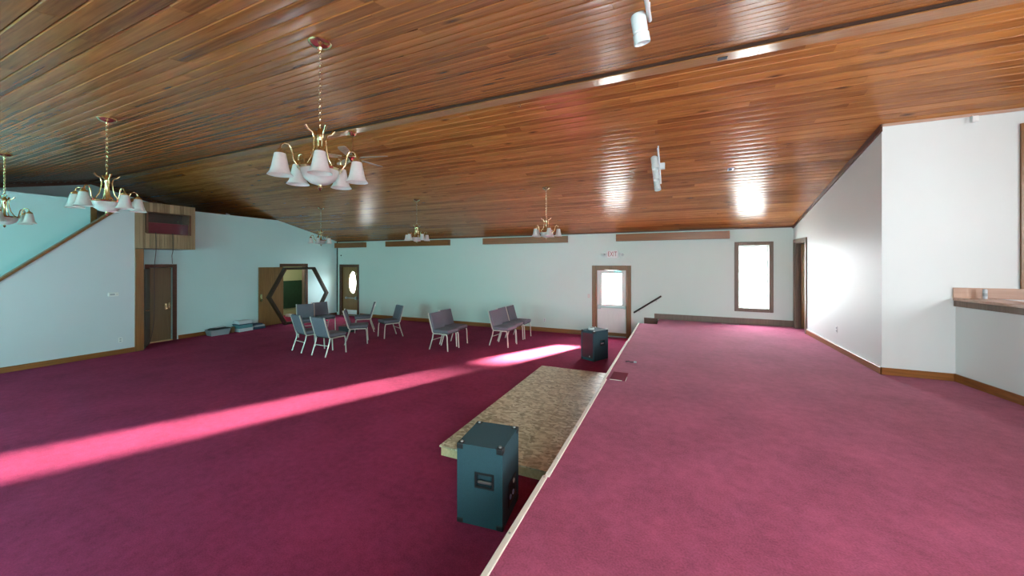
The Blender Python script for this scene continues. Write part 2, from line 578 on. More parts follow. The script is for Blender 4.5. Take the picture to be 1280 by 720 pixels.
# gable end of the loft and outer wall on the stage side
struct(MB().prism([(YN, -0.2), (YF, -0.2), (YF, EZ + 0.03), (YR, ZR + 0.03), (YN, EZ + 0.03)], 'x', XG - 0.2, XG).build('wall_gable', M['wall_hall']), 'pale gable wall at the back of the loft')
ow = MB()
n0, n1, n2, n3 = NICHE_WIN
holes(ow, 'x', XO, XO + 0.2, YN, YF, -0.2, EZ, [(n0, n1, n2, EZ)])
ow.prism([(YN, EZ), (n0, EZ), (n0, roof(n0) + 0.03), (YN, EZ + 0.03)], 'x', XO, XO + 0.2)
ow.prism([(YF, EZ), (n1, EZ), (n1, roof(n1) + 0.03), (YR, ZR + 0.03), (YF, EZ + 0.03)], 'x', XO, XO + 0.2)
ow.prism([(n0, n3), (n1, n3), (n1, roof(n1) + 0.03), (n0, roof(n0) + 0.03)], 'x', XO, XO + 0.2)
struct(ow.build('wall_outer', M['wall']))
# left wall with doors, level top that follows the roof near the corner
lw = MB()
TZ = 3.67
ytop = YF - (TZ - EZ) / SL
holes(lw, 'x', XL - 0.15, XL, YN, ytop, 0, TZ, [(4.94, 5.44, 0, 2.03), (3.97, 4.36, 2.62, TZ)])
holes(lw, 'x', XL - 0.15, XL, ytop, YF, 0, EZ, [(8.56, 9.46, 0, 2.04)])
lw.prism([(ytop, EZ), (YF, EZ), (ytop, TZ)], 'x', XL - 0.15, XL)
struct(lw.build('wall_left', M['wall_hall']), 'pale left wall with two doors')
# loft floor
struct(MB().box(XG, XL - 0.15, YN, YF, 2.42, 2.60).build('floor_loft', M['carpet']))
# wall beside the stage, with doorway
rw = MB()
holes(rw, 'x', XR, XR + 0.14, YC, YF, SZ, EZ, [(9.98, 10.76, SZ, 2.64)])
rw.prism([(YC, EZ), (YF, EZ), (YC, roof(YC) + 0.005)], 'x', XR, XR + 0.14)
struct(rw.build('wall_right', M['wall']), 'white wall beside the stage rising with the roof')
nc = MB().box(XR + 0.14, XO, YC, YC + 0.14, SZ, roof(YC) + 0.005)
struct(nc.build('wall_niche', M['wall']), 'white wall of the choir niche facing the stage')
YC2 = 2 * YR - YC
rn = MB().prism([(YN, SZ), (YC2, SZ), (YC2, roof(YC2) + 0.005), (YN, EZ)], 'x', XR, XR + 0.14)
rn.box(XR + 0.14, XO, YC2 - 0.14, YC2, SZ, roof(YC2))
struct(rn.build('wall_stage_near', M['wall']))

# ------------------------------------------------------------------ ceiling: two plank slopes
ANG = math.atan(SL)
PITCH = 0.125
PW = PITCH / math.cos(ANG)
TH = 0.018


def plank_section():
    """board slightly crowned across its width, with eased edges."""
    h = PW / 2 - 0.0028
    c = 0.006
    w = h - c
    crown = [(-w + 2 * w * k / 6, -0.0022 * (1 - (2 * k / 6 - 1) ** 2)) for k in range(7)]
    return [(-h, TH), (-h, c)] + crown + [(h, c), (h, TH)]


pm = MB().prism(plank_section(), 'x', 0, 1)
plank_proto = pm.build('plank', M['plank'], smooth=25)
PLANK_ME = plank_proto.data
bpy.data.objects.remove(plank_proto)


def px_area(x0, x1, y):
    """rough size in the photograph of a board lying on the roof between x0 and x1."""
    c, s = math.cos(YAW), math.sin(YAW)
    tot = 0
    n = 12
    for i in range(n):
        x = x0 + (x1 - x0) * (i + .5) / n
        z = roof(y) - CAM.z
        w = -x * s + y * c
        if w < 0.3: continue
        u = 640 + FPX * (x * c + y * s) / w
        v = 329 - FPX * z / w
        if -30 < u < 1310 and -30 < v < 750:
            tot += (x1 - x0) / n * PITCH * abs(z) / w ** 3
    return tot


for slope in ('back', 'front'):
    sgn = 1 if slope == 'back' else -1
    mb = MB()
    off = (TH - 0.001) / math.cos(ANG)
    ye = YF + 0.2 if sgn > 0 else YN - 0.2
    mb.prism([(YR, ZR + off), (ye, roof(ye) + off), (ye, roof(ye) + off + 0.18), (YR, ZR + off + 0.18)], 'x', XG - 0.2, XO + 0.2)
    ceil = struct(mb.build('ceiling_' + slope, M['backing']), 'sloping ceiling of varnished wooden planks, ' + ('over the far wall' if sgn > 0 else 'over the near half of the hall'))
    boards = []
    k = 0
    y = YR + sgn * PITCH / 2
    while (y < YF if sgn > 0 else y > YN):
        xend = XR + 0.02 if (sgn > 0 and y > YC + 0.08) else XO
        x = XG - random.uniform(0, 2.0)
        while x < xend - 0.01:
            ln = random.uniform(1.6, 4.9)
            x1 = min(x + ln, xend)
            if xend - x1 < 0.5: x1 = xend
            boards.append((max(x, XG), x1 - 0.0015, y))
            x = x1
        y += sgn * PITCH
    boards = [b for b in boards if b[1] - b[0] > 0.02]
    boards.sort(key=lambda b: -px_area(*b))
    rot = (-sgn * ANG, 0, 0)
    rest = MB()
    for i, (x0, x1, y) in enumerate(boards):
        if i < 300:
            o = bpy.data.objects.new('plank', PLANK_ME)
            COL.objects.link(o)
            o.parent = ceil
            o.location = (x0, y, roof(y) + random.uniform(-0.0008, 0.0008))
            o.rotation_euler = rot
            o.scale = (x1 - x0, 1, 1)
        else:
            rest.prism(plank_section(), 'x', 0, x1 - x0, T(x0, y, roof(y)) @ RX(-sgn * ANG))
    if rest.v:
        tag(rest.build('planks_beyond', M['plank'], ceil, smooth=25), kind='stuff')

# ridge board: flat, in lengths
rb = struct(empty('trim_1', (0, 0, 0)), 'flat ridge board along the ceiling')
xs = [XG, -11.9, -7.6, -3.4, 0.86, 4.4, XO]
for a, b in zip(xs, xs[1:]):
    MB().box(a, b - 0.002, YR - 0.015, YR + 0.17, ZR - 0.052, ZR - 0.034).build('board', M['ridge'], rb, bevel=0.002)
struct(MB().box(XG, XO, YR - 0.045, YR - 0.015, ZR - 0.040, ZR - 0.012).build('ridge_shadow_strip', M['backing']), 'dark strip standing in for the shadow gap beside the ridge board')  # dark strip put in for the shadow line along the ridge
# eaves and gable trims
struct(MB().box(XG, XR, YF - 0.02, YF, EZ - 0.03, EZ + 0.01).build('trim_2', M['trim_dark']), 'thin dark trim where ceiling meets the far wall')
gt = struct(empty('trim_3'), 'dark trim boards under the gable')
for sgn, yy in ((1, YF), (-1, YN)):
    MB().prism([(YR, ZR - 0.005), (yy, EZ - 0.005), (yy, EZ - 0.10), (YR, ZR - 0.10)], 'x', XG, XG + 0.03).build('board', M['trim_dark'], gt)
struct(MB().prism([(YC - 0.02, roof(YC) - 0.004), (YF, EZ - 0.004), (YF, EZ - 0.05), (YC - 0.02, roof(YC) - 0.10)], 'x', XR - 0.025, XR).build('trim_4', M['trim_dark']), 'dark reddish trim along the slope of the stage side wall')
struct(MB().box(XR - 0.02, XO, YC - 0.02, YC, roof(YC) - 0.035, roof(YC)).build('trim_5', M['pinkwood']))
# corner strip where left and far walls meet
struct(MB().box(XL, XL + 0.03, YF - 0.03, YF, 0.13, EZ - 0.02).build('trim_6', M['black']), 'thin dark strip in the corner by the oval glass door')

# baseboards
def baseboard(name, x0, x1, y0, y1, z0, h, m, label):
    axis = 'x' if (x1 - x0) > (y1 - y0) else 'y'
    return struct(MB().box(x0, x1, y0, y1, z0, z0 + h).build(name, M[m], bevel=0.006), label)


baseboard('baseboard_far', -11.58, -2.27, YF - 0.02, YF, 0, 0.13, 'oak_x', 'brown baseboard along the far wall')
baseboard('baseboard_stage', -0.53, XR, YF - 0.02, YF, SZ, 0.15, 'trim_grey', 'brown baseboard along the far wall above the stage')
baseboard('baseboard_steps', -0.80, -0.44, YF - 0.02, YF, 0.40, 0.22, 'trim_dark', 'dark baseboard piece above the stage steps')
baseboard('baseboard_right', XR - 0.02, XR, YC - 0.02, 9.90, SZ, 0.10, 'oak_y', 'oak baseboard along the stage side wall')
baseboard('baseboard_niche', XR - 0.02, 3.34, YC - 0.02, YC, SZ, 0.10, 'oak_x', 'oak baseboard of the niche wall')
baseboard('baseboard_stair', XS, XS + 0.02, 0.9, 4.35, 0, 0.115, 'oak_y', 'oak baseboard along the stair wall')
baseboard('baseboard_left', XL, XL + 0.02, 5.57, 7.75, 0, 0.11, 'oak_y', 'oak baseboard of the left wall between the two doors')
baseboard('baseboard_corner', XL, XL + 0.02, 9.58, YF - 0.03, 0, 0.11, 'trim_dark', 'dark baseboard of the left wall beside the corner')
struct(MB().tube([(XR - 0.012, YC, SZ + 0.112), (XR - 0.012, 9.88, SZ + 0.112)], 0.009, 6).build('trim_7', M['white']), 'thin white cable cover above the baseboard')

# stage edge strip in lengths with a slight joint
es = struct(empty('trim_8'), 'pale edge strip along the stage front')
ys = [YN, 2.52, 4.95, 7.55, 9.93]
for i, (a, b) in enumerate(zip(ys, ys[1:])):
    dx = (0.0, 0.012, -0.004, 0.008)[i]
    sp = MB().box(SX - 0.018 + dx, SX + 0.017 + dx, a, b - 0.006, SZ - 0.004, SZ + 0.012).build('strip', M['strip'], es, bevel=0.003)
    nb = MB()
    yy = a + 0.25
    while yy < b:
        nb.lathe([(0, 0.0165), (0.006, 0.0165), (0.006, 0.012)], 8, T(SX + dx, yy, SZ))
        yy += 0.6
    nb.build('nail_heads', M['steel'], sp)
MB().box(SX - 0.012, SX, YN, 9.93, 0.0, SZ - 0.004).build('riser', M['carpet'], es)

# ------------------------------------------------------------------ stair wall, stairs, pier, booth
sw = MB()
def diag(y): return 1.85 + (y - 2.41) * 0.975
sw.prism([(0.95, 0), (4.35, 0), (4.35, diag(4.35) - 0.06), (0.95, diag(0.95) - 0.06)], 'x', XS - 0.12, XS)
struct(sw.build('wall_stair', M['wall_stair']), 'pale stair wall with a sloping top')
cap = MB().prism([(0.93, diag(0.93) - 0.06), (4.35, diag(4.35) - 0.06), (4.35, diag(4.35)), (0.93, diag(0.93))], 'x', XS - 0.15, XS + 0.03)
struct(cap.build('trim_9', M['oak_y'], bevel=0.006), 'oak cap on the sloping stair wall')
sb = struct(empty('stairs_loft'), 'carpeted stairs up to the loft behind the stair wall')
for i in range(13):
    y0 = 1.15 + i * 0.215
    MB().box(XL, XS - 0.12, y0, y0 + 0.215 if i < 12 else 4.36, 0 if i < 2 else i * 0.2 - 0.15, (i + 1) * 0.2).build('step', M['carpet'], sb)
struct(MB().box(XL - 0.13, XL + 0.03, 3.87, 3.97, 2.6, 3.70).build('trim_10', M['oak_z']), 'oak post at the top of the loft stairs')
# pier at the end of the stair wall
struct(MB().box(XL, XS - 0.12, 4.35, 4.50, 0, 2.5).build('wall_pier', M['wall_hall']))
struct(MB().box(XS - 0.12, XS + 0.02, 4.35, 4.515, 0, 2.51).build('trim_11', M['oak_z'], bevel=0.006), 'tall oak board at the end of the stair wall')

booth = tag(empty('sound_booth', (XS, 4.35, 2.52)), 'plank-clad wooden booth box with a dark window above the narrow door', 'booth')
by1, bz1 = 1.23, 1.15            # width and height in its own frame
oy0, oy1, oz0, oz1 = 0.22, 1.12, 0.39, 0.90
bb = MB()
bb.box(XL - XS, -0.02, 0, by1, 0, 0.03)
bb.box(XL - XS, -0.02, 0, by1, bz1 - 0.03, bz1)
bb.box(XL - XS, -0.02, 0, 0.03, 0.03, bz1 - 0.03)
bb.box(XL - XS, -0.02, by1 - 0.03, by1, 0.03, bz1 - 0.03)
bb.build('shell', M['trim_dark'], booth)
cl = MB()
y = 0.0
while y < by1 - 0.005:
    w = random.choice((0.04, 0.055, 0.07, 0.085))
    y1 = min(y + w, by1)
    d = random.uniform(0, 0.008)
    spans = [(0, bz1)] if (y1 <= oy0 + 0.02 or y >= oy1 - 0.02) else [(0, oz0), (oz1, bz1)]
    for a, b in spans:
        cl.box(-0.02, 0.0 + d, y, y1 - 0.003, a, b)
    y = y1
cl.build('cladding', M['clad'], booth)
fr = MB()
fr.box(-0.06, 0.015, oy0 - 0.01, oy0 + 0.03, oz0, oz1); fr.box(-0.06, 0.015, oy1 - 0.03, oy1 + 0.01, oz0, oz1)
fr.box(-0.06, 0.015, oy0 - 0.01, oy1 + 0.01, oz0 - 0.02, oz0); fr.box(-0.06, 0.015, oy0 - 0.01, oy1 + 0.01, oz1, oz1 + 0.02)
fr.build('window_frame', M['trim_dark'], booth)
MB().box(-0.05, -0.044, oy0 + 0.03, oy1 - 0.03, oz0, oz1).build('pane', M['pane'], booth)
MB().box(-0.60, -0.57, 0.04, by1 - 0.04, 0.04, bz1 - 0.04).build('back_panel', M['black'], booth)
MB().box(-0.30, -0.24, oy0 - 0.1, oy1 + 0.08, 0.04, 0.68).build('seat_back', M['maroon_cloth'], booth, bevel=0.02, seg=2)
# cables hanging from the booth
def cable(pts, label):
    pth = [Vector(p) for p in pts]
    out = []
    for i in range(len(pth) - 1):
        p0, p1, p2, p3 = pth[max(i - 1, 0)], pth[i], pth[i + 1], pth[min(i + 2, len(pth) - 1)]
        for k in range(6):
            t = k / 6
            out.append(0.5 * ((2 * p1) + (-p0 + p2) * t + (2 * p0 - 5 * p1 + 4 * p2 - p3) * t * t + (-p0 + 3 * p1 - 3 * p2 + p3) * t ** 3))
    out.append(pth[-1])
    return tag(MB().tube(out, 0.007, 5).build('cable', M['black'], smooth=60), label, 'cable')


cx = XS + 0.018
cable([(cx, 4.74, 2.93), (cx, 4.745, 2.5), (cx - 0.1, 4.75, 2.0), (cx - 0.12, 4.76, 1.3), (cx - 0.14, 4.75, 0.6), (cx - 0.2, 4.70, 0.15), (cx - 0.3, 4.66, 0.008)], 'long black cable hanging from the booth window down to the floor')
cable([(cx, 5.08, 2.93), (cx, 5.085, 2.5), (cx - 0.25, 5.17, 2.36), (cx - 0.55, 5.30, 2.26), (XL + 0.05, 5.42, 2.14)], 'short black cable looping from the booth to the top of the narrow door')


# ------------------------------------------------------------------ doors and windows
def casing(parent, axis, at, u0, u1, z0, z1, w, proud, depth, mat, bottom=False, name='frame'):
    """casing boards round an opening; at = wall face, proud into the room."""
    parts = [(u0 - w, u0, z0, z1 + w), (u1, u1 + w, z0, z1 + w), (u0, u1, z1, z1 + w)]
    if bottom: parts = [(u0 - w, u0, z0 - w, z1 + w), (u1, u1 + w, z0 - w, z1 + w), (u0, u1, z1, z1 + w), (u0, u1, z0 - w, z0)]
    for a, b, c, d in parts:
        mb = MB()
        if axis == 'y': mb.box(a, b, at - proud, at + depth, c, d)
        else: mb.box(at + min(proud, -depth), at + max(proud, -depth), a, b, c, d)
        mb.build(name, mat, parent, bevel=0.005)


# exit door in the far wall
d1 = struct(empty('door_1', (0, 0, 0)), 'white exit door with a glazed upper half in a brown frame')
casing(d1, 'y', YF, -2.15, -1.26, 0, 1.97, 0.11, 0.025, 0.0, M['oak_z'])
jm = MB(); jm.box(-2.15, -2.12, YF, YF + 0.2, 0, 1.97); jm.box(-1.29, -1.26, YF, YF + 0.2, 0, 1.97); jm.box(-2.12, -1.29, YF, YF + 0.2, 1.94, 1.97)
jm.build('jamb', M['oak_z'], d1)
lf = MB()
holes(lf, 'y', YF + 0.05, YF + 0.095, -2.12, -1.29, 0.03, 1.94, [(-1.97, -1.41, 0.95, 1.85)])
leaf = lf.build('leaf', M['door_white'], d1)
gm = MB()
for a, b, c, d in ((-2.0, -1.97, 0.92, 1.88), (-1.41, -1.38, 0.92, 1.88), (-1.97, -1.41, 0.92, 0.95), (-1.97, -1.41, 1.85, 1.88)):
    gm.box(a, b, YF + 0.035, YF + 0.05, c, d)
gm.build('glazing_bead', M['door_white'], leaf)
MB().box(-1.97, -1.41, YF + 0.068, YF + 0.074, 0.95, 1.85).build('pane', M['pane'], leaf)
for x in (-1.98, -1.855, -1.73, -1.605, -1.48):
    MB().box(x - 0.045, x + 0.045, YF + 0.044, YF + 0.05, 0.16, 0.72).build('panel', M['door_white'], leaf, bevel=0.004)
pb = MB().box(-2.06, -1.34, YF + 0.0, YF + 0.03, 0.84, 0.885)
pb.box(-2.10, -2.02, YF - 0.005, YF + 0.05, 0.80, 0.92); pb.box(-1.36, -1.30, YF + 0.005, YF + 0.05, 0.82, 0.90)
pb.build('push_bar', M['steel'], d1, bevel=0.004)
dc = MB().box(-1.62, -1.42, YF + 0.0, YF + 0.05, 1.89, 1.935); dc.tube([(-1.48, YF + 0.01, 1.945), (-1.75, YF - 0.06, 1.95), (-1.95, YF + 0.02, 1.955)], 0.008, 6)
dc.build('door_closer', M['steel'], d1)
MB().box(-2.12, -1.29, YF - 0.02, YF + 0.12, 0.0, 0.03).build('threshold', M['steel'], d1)
MB().box(-2.12, -1.29, YF + 0.035, YF + 0.05, 0.03, 0.12).build('kick_board', M['oak_x'], leaf)

# door with the oval glass in the far corner
d2 = struct(empty('door_2'), 'brown door with an oval glass in the far corner')
casing(d2, 'y', YF, -12.62, -11.70, 0, 2.02, 0.08, 0.025, 0.0, M['trim_dark'])
jm = MB(); jm.box(-12.62, -12.59, YF, YF + 0.2, 0, 2.02); jm.box(-11.73, -11.70, YF, YF + 0.2, 0, 2.02); jm.box(-12.59, -11.73, YF, YF + 0.2, 1.99, 2.02)
jm.build('jamb', M['trim_dark'], d2)
MB().box(-12.62, -11.70, YF, YF + 0.2, -0.15, 0.02).build('threshold', M['steel'], d2)
# leaf with an oval hole: bridge of the outline and an ellipse
ox, oz, orx, orz = -12.02, 1.36, 0.19, 0.46
lv, lfc = [], []
x0, x1, z0, z1 = -12.59, -11.73, 0.02, 1.99
angs = [2 * PI * k / 36 for k in range(36)] + [math.atan2(cz - oz, cx_ - ox) % (2 * PI) for cx_ in (x0, x1) for cz in (z0, z1)]
angs = sorted(angs)
N = len(angs)
for yy in (YF + 0.05, YF + 0.095):
    for a in angs:
        lv.append((ox + orx * math.cos(a), yy, oz + orz * math.sin(a)))
    for a in angs:
        c_, s_ = math.cos(a), math.sin(a)
        tx = ((x1 - ox) if c_ > 0 else (ox - x0)) / max(abs(c_), 1e-6)
        tz = ((z1 - oz) if s_ > 0 else (oz - z0)) / max(abs(s_), 1e-6)
        t = min(tx, tz)
        lv.append((ox + c_ * t, yy, oz + s_ * t))
for k in range(N):
    k2 = (k + 1) % N
    lfc.append((k, k2, N + k2, N + k)); lfc.append((2 * N + k, 3 * N + k, 3 * N + k2, 2 * N + k2))
    lfc.append((k, 2 * N + k, 2 * N + k2, k2)); lfc.append((N + k, N + k2, 3 * N + k2, 3 * N + k))
ld = MB().add(lv, lfc)
oleaf = ld.build('leaf', M['door_wood'], d2)
MB().torus(1.0, 0.05, 32, 6, T(ox, YF + 0.045, oz) @ RX(PI / 2) @ Matrix.Diagonal((orx, orz, 0.3, 1))).build('glass_rim', M['brass'], oleaf, smooth=60)
MB().prism([(ox + orx * math.cos(2 * PI * k / 32), oz + orz * math.sin(2 * PI * k / 32)) for k in range(32)], 'y', YF + 0.07, YF + 0.076).build('pane', M['pane'], oleaf)
pb = MB().tube([(-12.36, YF + 0.0, 0.73), (-11.78, YF + 0.0, 0.73)], 0.018, 8)
pb.box(-12.38, -12.32, YF - 0.02, YF + 0.05, 0.69, 0.77); pb.box(-11.84, -11.76, YF - 0.02, YF + 0.05, 0.67, 0.79)
pb.build('push_bar', M['steel'], d2)
MB().box(-12.50, -11.80, YF + 0.038, YF + 0.05, 0.06, 0.24).build('kick_plate', M['lamp_white'], oleaf)
MB().box(-12.45, -11.80, YF + 0.044, YF + 0.05, 0.30, 0.62).build('panel', M['door_wood'], oleaf, bevel=0.005)

# far window above the stage
w1 = struct(empty('window_1'), 'tall bright window with a grey-brown casing above the stage')
casing(w1, 'y', YF, 1.48, 2.13, 1.01, 2.60, 0.09, 0.025, 0.0, M['trim_grey'], bottom=True)
sm = MB()
for a, b, c, d in ((1.48, 1.52, 1.01, 2.60), (2.09, 2.13, 1.01, 2.60), (1.52, 2.09, 1.01, 1.05), (1.52, 2.09, 2.56, 2.60)):
    sm.box(a, b, YF + 0.06, YF + 0.12, c, d)
sm.build('sash', M['white'], w1)
MB().box(1.52, 2.09, YF + 0.086, YF + 0.092, 1.05, 2.56).build('pane', M['pane'], w1)

# windows added behind the camera for light, and the unseen niche window
for i, (a, b, c, d) in enumerate(added_near_windows):
    w = struct(empty('window_%d' % (i + 3)))
    mb = MB()
    for p in ((a - .09, a, c - .09, d + .09), (b, b + .09, c - .09, d + .09), (a, b, d, d + .09), (a, b, c - .09, c)):
        mb.box(p[0], p[1], YN, YN + 0.025, p[2], p[3])
    mb.build('frame', M['trim_grey'], w)
    MB().box(a, b, YN - 0.10, YN - 0.094, c, d).build('pane', M['pane'] if i == 0 else M['pane_teal'], w)
w = struct(empty('window_2'))
mb = MB()
for p in ((n0 - .09, n0, n2 - .09, n3 + .09), (n1, n1 + .09, n2 - .09, n3 + .09), (n0, n1, n3, n3 + .09), (n0, n1, n2 - .09, n2)):
    mb.box(XO - 0.025, XO, p[0], p[1], p[2], p[3])
mb.build('frame', M['trim_grey'], w)
MB().box(XO + 0.10, XO + 0.106, n0, n1, n2, n3).build('pane', M['pane'], w)

# narrow door under the booth
d3 = struct(empty('door_3'), 'narrow olive brown door under the booth')
casing(d3, 'x', XL, 4.94, 5.44, 0, 2.03, 0.09, 0.03, 0.0, M['trim_dark'])
leaf = MB().box(XL - 0.09, XL - 0.05, 4.95, 5.43, 0.03, 2.02).build('leaf', M['door_olive'], d3)
MB().box(XL - 0.12, XL + 0.01, 4.94, 5.44, 0, 0.03).build('threshold', M['pine'], d3)
hb = MB(); hb.box(XL - 0.05, XL - 0.042, 5.29, 5.34, 0.86, 1.04); hb.box(XL - 0.05, XL - 0.042, 5.37, 5.41, 0.88, 1.06)
hb.tube([(XL - 0.045, 5.315, 0.97), (XL + 0.01, 5.315, 0.97), (XL + 0.015, 5.25, 0.97)], 0.011, 8)
hb.build('handle', M['brass'], leaf, bevel=0)
# dark leaf standing open beside it
dl = struct(empty('door_4', (XL + 0.02, 4.935, 0), (0, 0, math.atan2(4.56 - 4.935, 0.72))), 'dark door leaf standing open beside the narrow door')
lo = MB().box(0, 0.76, -0.02, 0.02, 0.01, 2.0).build('leaf', M['door_dark'], dl, bevel=0.003)
hb = MB().tube([(0.70, -0.02, 0.95), (0.70, -0.075, 0.95), (0.60, -0.08, 0.95)], 0.011, 8)
hb.tube([(0.70, 0.02, 0.95), (0.70, 0.075, 0.95), (0.60, 0.08, 0.95)], 0.011, 8)
hb.lathe([(0.0, 0.0), (0.028, 0.0), (0.028, 0.008), (0, 0.008)], 12, T(0.70, -0.02, 0.95) @ RX(PI / 2)); hb.lathe([(0.0, 0.0), (0.028, 0.0), (0.028, 0.008), (0, 0.008)], 12, T(0.70, 0.02, 0.95) @ RX(-PI / 2))
hb.build('handle', M['brass'], lo, smooth=40)

# open doorway to the green room, its leaf folded back on the wall
d5 = struct(empty('door_5'), 'open doorway to the green room with its brown leaf folded back')
casing(d5, 'x', XL, 8.56, 9.46, 0, 2.04, 0.09, 0.03, 0.0, M['trim_dark'])
jm = MB(); jm.box(XL - 0.15, XL, 8.56, 8.585, 0, 2.04); jm.box(XL - 0.15, XL, 9.435, 9.46, 0, 2.04); jm.box(XL - 0.15, XL, 8.585, 9.435, 2.015, 2.04)
jm.build('jamb', M['trim_grey'], d5)
lo = MB().box(XL + 0.035, XL + 0.075, 7.72, 8.56, 0.012, 2.01).build('leaf', M['door_wood'], d5, bevel=0.003)
hb = MB().box(XL + 0.075, XL + 0.082, 7.76, 7.82, 0.85, 1.10)
hb.lathe([(0.012, 0), (0.012, 0.03), (0.026, 0.04), (0.03, 0.055), (0.02, 0.07), (0, 0.072)], 12, T(XL + 0.08, 7.79, 0.92) @ RY(PI / 2))
hb.build('handle', M['brass'], lo, smooth=40)
# the green room behind
gr = MB()
struct(gr.box(-14.8, -14.7, 7.6, 10.75, 0, 2.42).build('wall_green_room', M['green_wall']), 'yellow-green wall of the room behind the doorway')
struct(MB().box(-14.8, XL - 0.15, 7.5, 7.6, 0, 2.42).build('wall_green_side', M['green_wall']))
struct(MB().box(-14.8, XL - 0.15, 10.75, 10.85, 0, 2.42).build('wall_green_end', M['green_wall']))
tag(MB().box(-14.699, -14.66, 9.45, 10.72, 0.28, 1.42).build('chalkboard', M['dark_green'], bevel=0.004), 'dark green board on the wall of the green room', 'board')
tag(MB().box(-14.3, -14.05, 9.65, 9.85, 0.0, 0.10).build('floor_box', M['paper'], bevel=0.01), 'small white box on the carpet of the green room', 'box')
lamp = bpy.data.lights.new('green_room_lamp', 'POINT'); lamp.energy = 15; lamp.color = (1.0, 0.93, 0.75); lamp.shadow_soft_size = 0.15
lo = bpy.data.objects.new('green_room_lamp', lamp); COL.objects.link(lo); lo.location = (-13.7, 9.0, 2.25)

# doorway in the stage side wall
d6 = struct(empty('door_6'), 'wooden door in the wall beside the stage')
casing(d6, 'x', XR, 9.98, 10.76, SZ, 2.64, 0.08, -0.025, 0.0, M['trim_grey'])
jm = MB(); jm.box(XR, XR + 0.14, 9.98, 10.0, SZ, 2.64); jm.box(XR, XR + 0.14, 10.74, 10.76, SZ, 2.64); jm.box(XR, XR + 0.14, 10.0, 10.74, 2.62, 2.64)
jm.build('jamb', M['trim_grey'], d6)
hinge = Vector((XR + 0.12, 10.73, 0))
lm = T(*hinge) @ RZ(R(-90 + 24))
lo = MB().box(0, 0.72, -0.02, 0.02, SZ + 0.01, 2.61, lm).build('leaf', M['door_wood'], d6)
hb = MB().lathe([(0.012, 0), (0.012, 0.03), (0.026, 0.04), (0.03, 0.055), (0.02, 0.07), (0, 0.072)], 12, lm @ T(0.66, -0.02, 1.5) @ RX(PI / 2))
hb.build('handle', M['steel'], lo, smooth=40)
struct(MB().box(XR + 0.14, XO, 9.0, 9.1, SZ, EZ).build('wall_side_room', M['wall']))

# ------------------------------------------------------------------ choir niche: low wall with a wooden ledge
a0, a1 = Vector((3.36, YC)), Vector((3.86, YC2))
dv = (a1 - a0).normalized(); nv = Vector((dv.y, -dv.x))    # towards the stage
if nv.x > 0: nv = -nv
def strip_poly(off0, off1):
    return [tuple(a0 + nv * off0), tuple(a1 + nv * off0), tuple(a1 + nv * off1), tuple(a0 + nv * off1)]
struct(MB().prism(strip_poly(0, -0.14), 'z', SZ, 1.62).build('wall_choir', M['wall']), 'low white wall of the choir niche')
lg = struct(empty('trim_12'), 'wooden ledge on the low niche wall')
MB().prism(strip_poly(0.03, -0.36), 'z', 1.66, 1.695).build('board', M['pinkwood'], lg, bevel=0.004)
MB().prism(strip_poly(0.022, 0.0), 'z', 1.585, 1.66).build('moulding', M['trim_grey'], lg, bevel=0.004)
MB().prism(strip_poly(0.0, -0.30), 'z', 1.62, 1.66).build('moulding', M['trim_grey'], lg)
struct(MB().box(3.33, 5.6, YC - 0.022, YC, 1.695, 1.83).build('trim_13', M['pinkwood'], bevel=0.003), 'reddish wooden board on the niche wall above the ledge')
struct(MB().prism(strip_poly(0.018, 0), 'z', SZ, SZ + 0.10).build('baseboard_choir', M['oak_y']), 'oak baseboard of the low niche wall')
wc = struct(empty('trim_14'), 'wooden casing on the niche wall beside the ledge')
MB().box(3.93, 4.02, YC - 0.025, YC, 1.83, 3.80).build('board', M['oak_z'], wc)
MB().box(5.05, 5.14, YC - 0.025, YC, 1.83, 3.80).build('board', M['oak_z'], wc)
MB().box(3.93, 5.14, YC - 0.025, YC, 3.80, 3.89).build('board', M['oak_x'], wc)
MB().box(4.02, 5.05, YC - 0.012, YC, 1.83, 3.80).build('panel', M['pinkwood'], wc)
can = tag(empty('drink_can', (3.575, YC - 0.10, 1.696)), 'small pale drink can standing on the niche ledge', 'can')
MB().lathe([(0, 0), (0.017, 0), (0.020, 0.006), (0.020, 0.112), (0.016, 0.124), (0, 0.122)], 18).build('body', M['paper'], can, smooth=40)
MB().lathe([(0.0203, 0.035), (0.0205, 0.035), (0.0205, 0.075), (0.0203, 0.075)], 18).build('band', M['grey_plastic'], can, smooth=40)
MB().lathe([(0, 0.1225), (0.015, 0.1235), (0.0165, 0.127), (0.017, 0.124)], 18).build('lid', M['steel'], can, smooth=40)
bk = MB().box(3.49, 3.55, YC - 0.045, YC, 3.97, 4.045); bk.box(3.485, 3.495, YC - 0.06, YC - 0.045, 3.95, 4.045)
tag(bk.build('wall_sensor', M['white'], bevel=0.003), 'small white sensor box high on the niche wall', 'sensor')

# ------------------------------------------------------------------ small wall fittings
def outlet(loc, axis, label, w=0.07, h=0.115, mat='white'):
    e = tag(empty('wall_outlet', loc, (0, 0, {'-y': 0, '+x': PI / 2, '-x': -PI / 2}[axis])), label, 'outlet')
    MB().box(-w / 2, w / 2, -0.006, 0, -h / 2, h / 2).build('plate', M[mat], e, bevel=0.002)
    for z in (-0.025, 0.025):
        MB().box(-0.017, 0.017, -0.009, -0.005, z - 0.014, z + 0.014).build('socket', M['grey_plastic'], e)
    return e


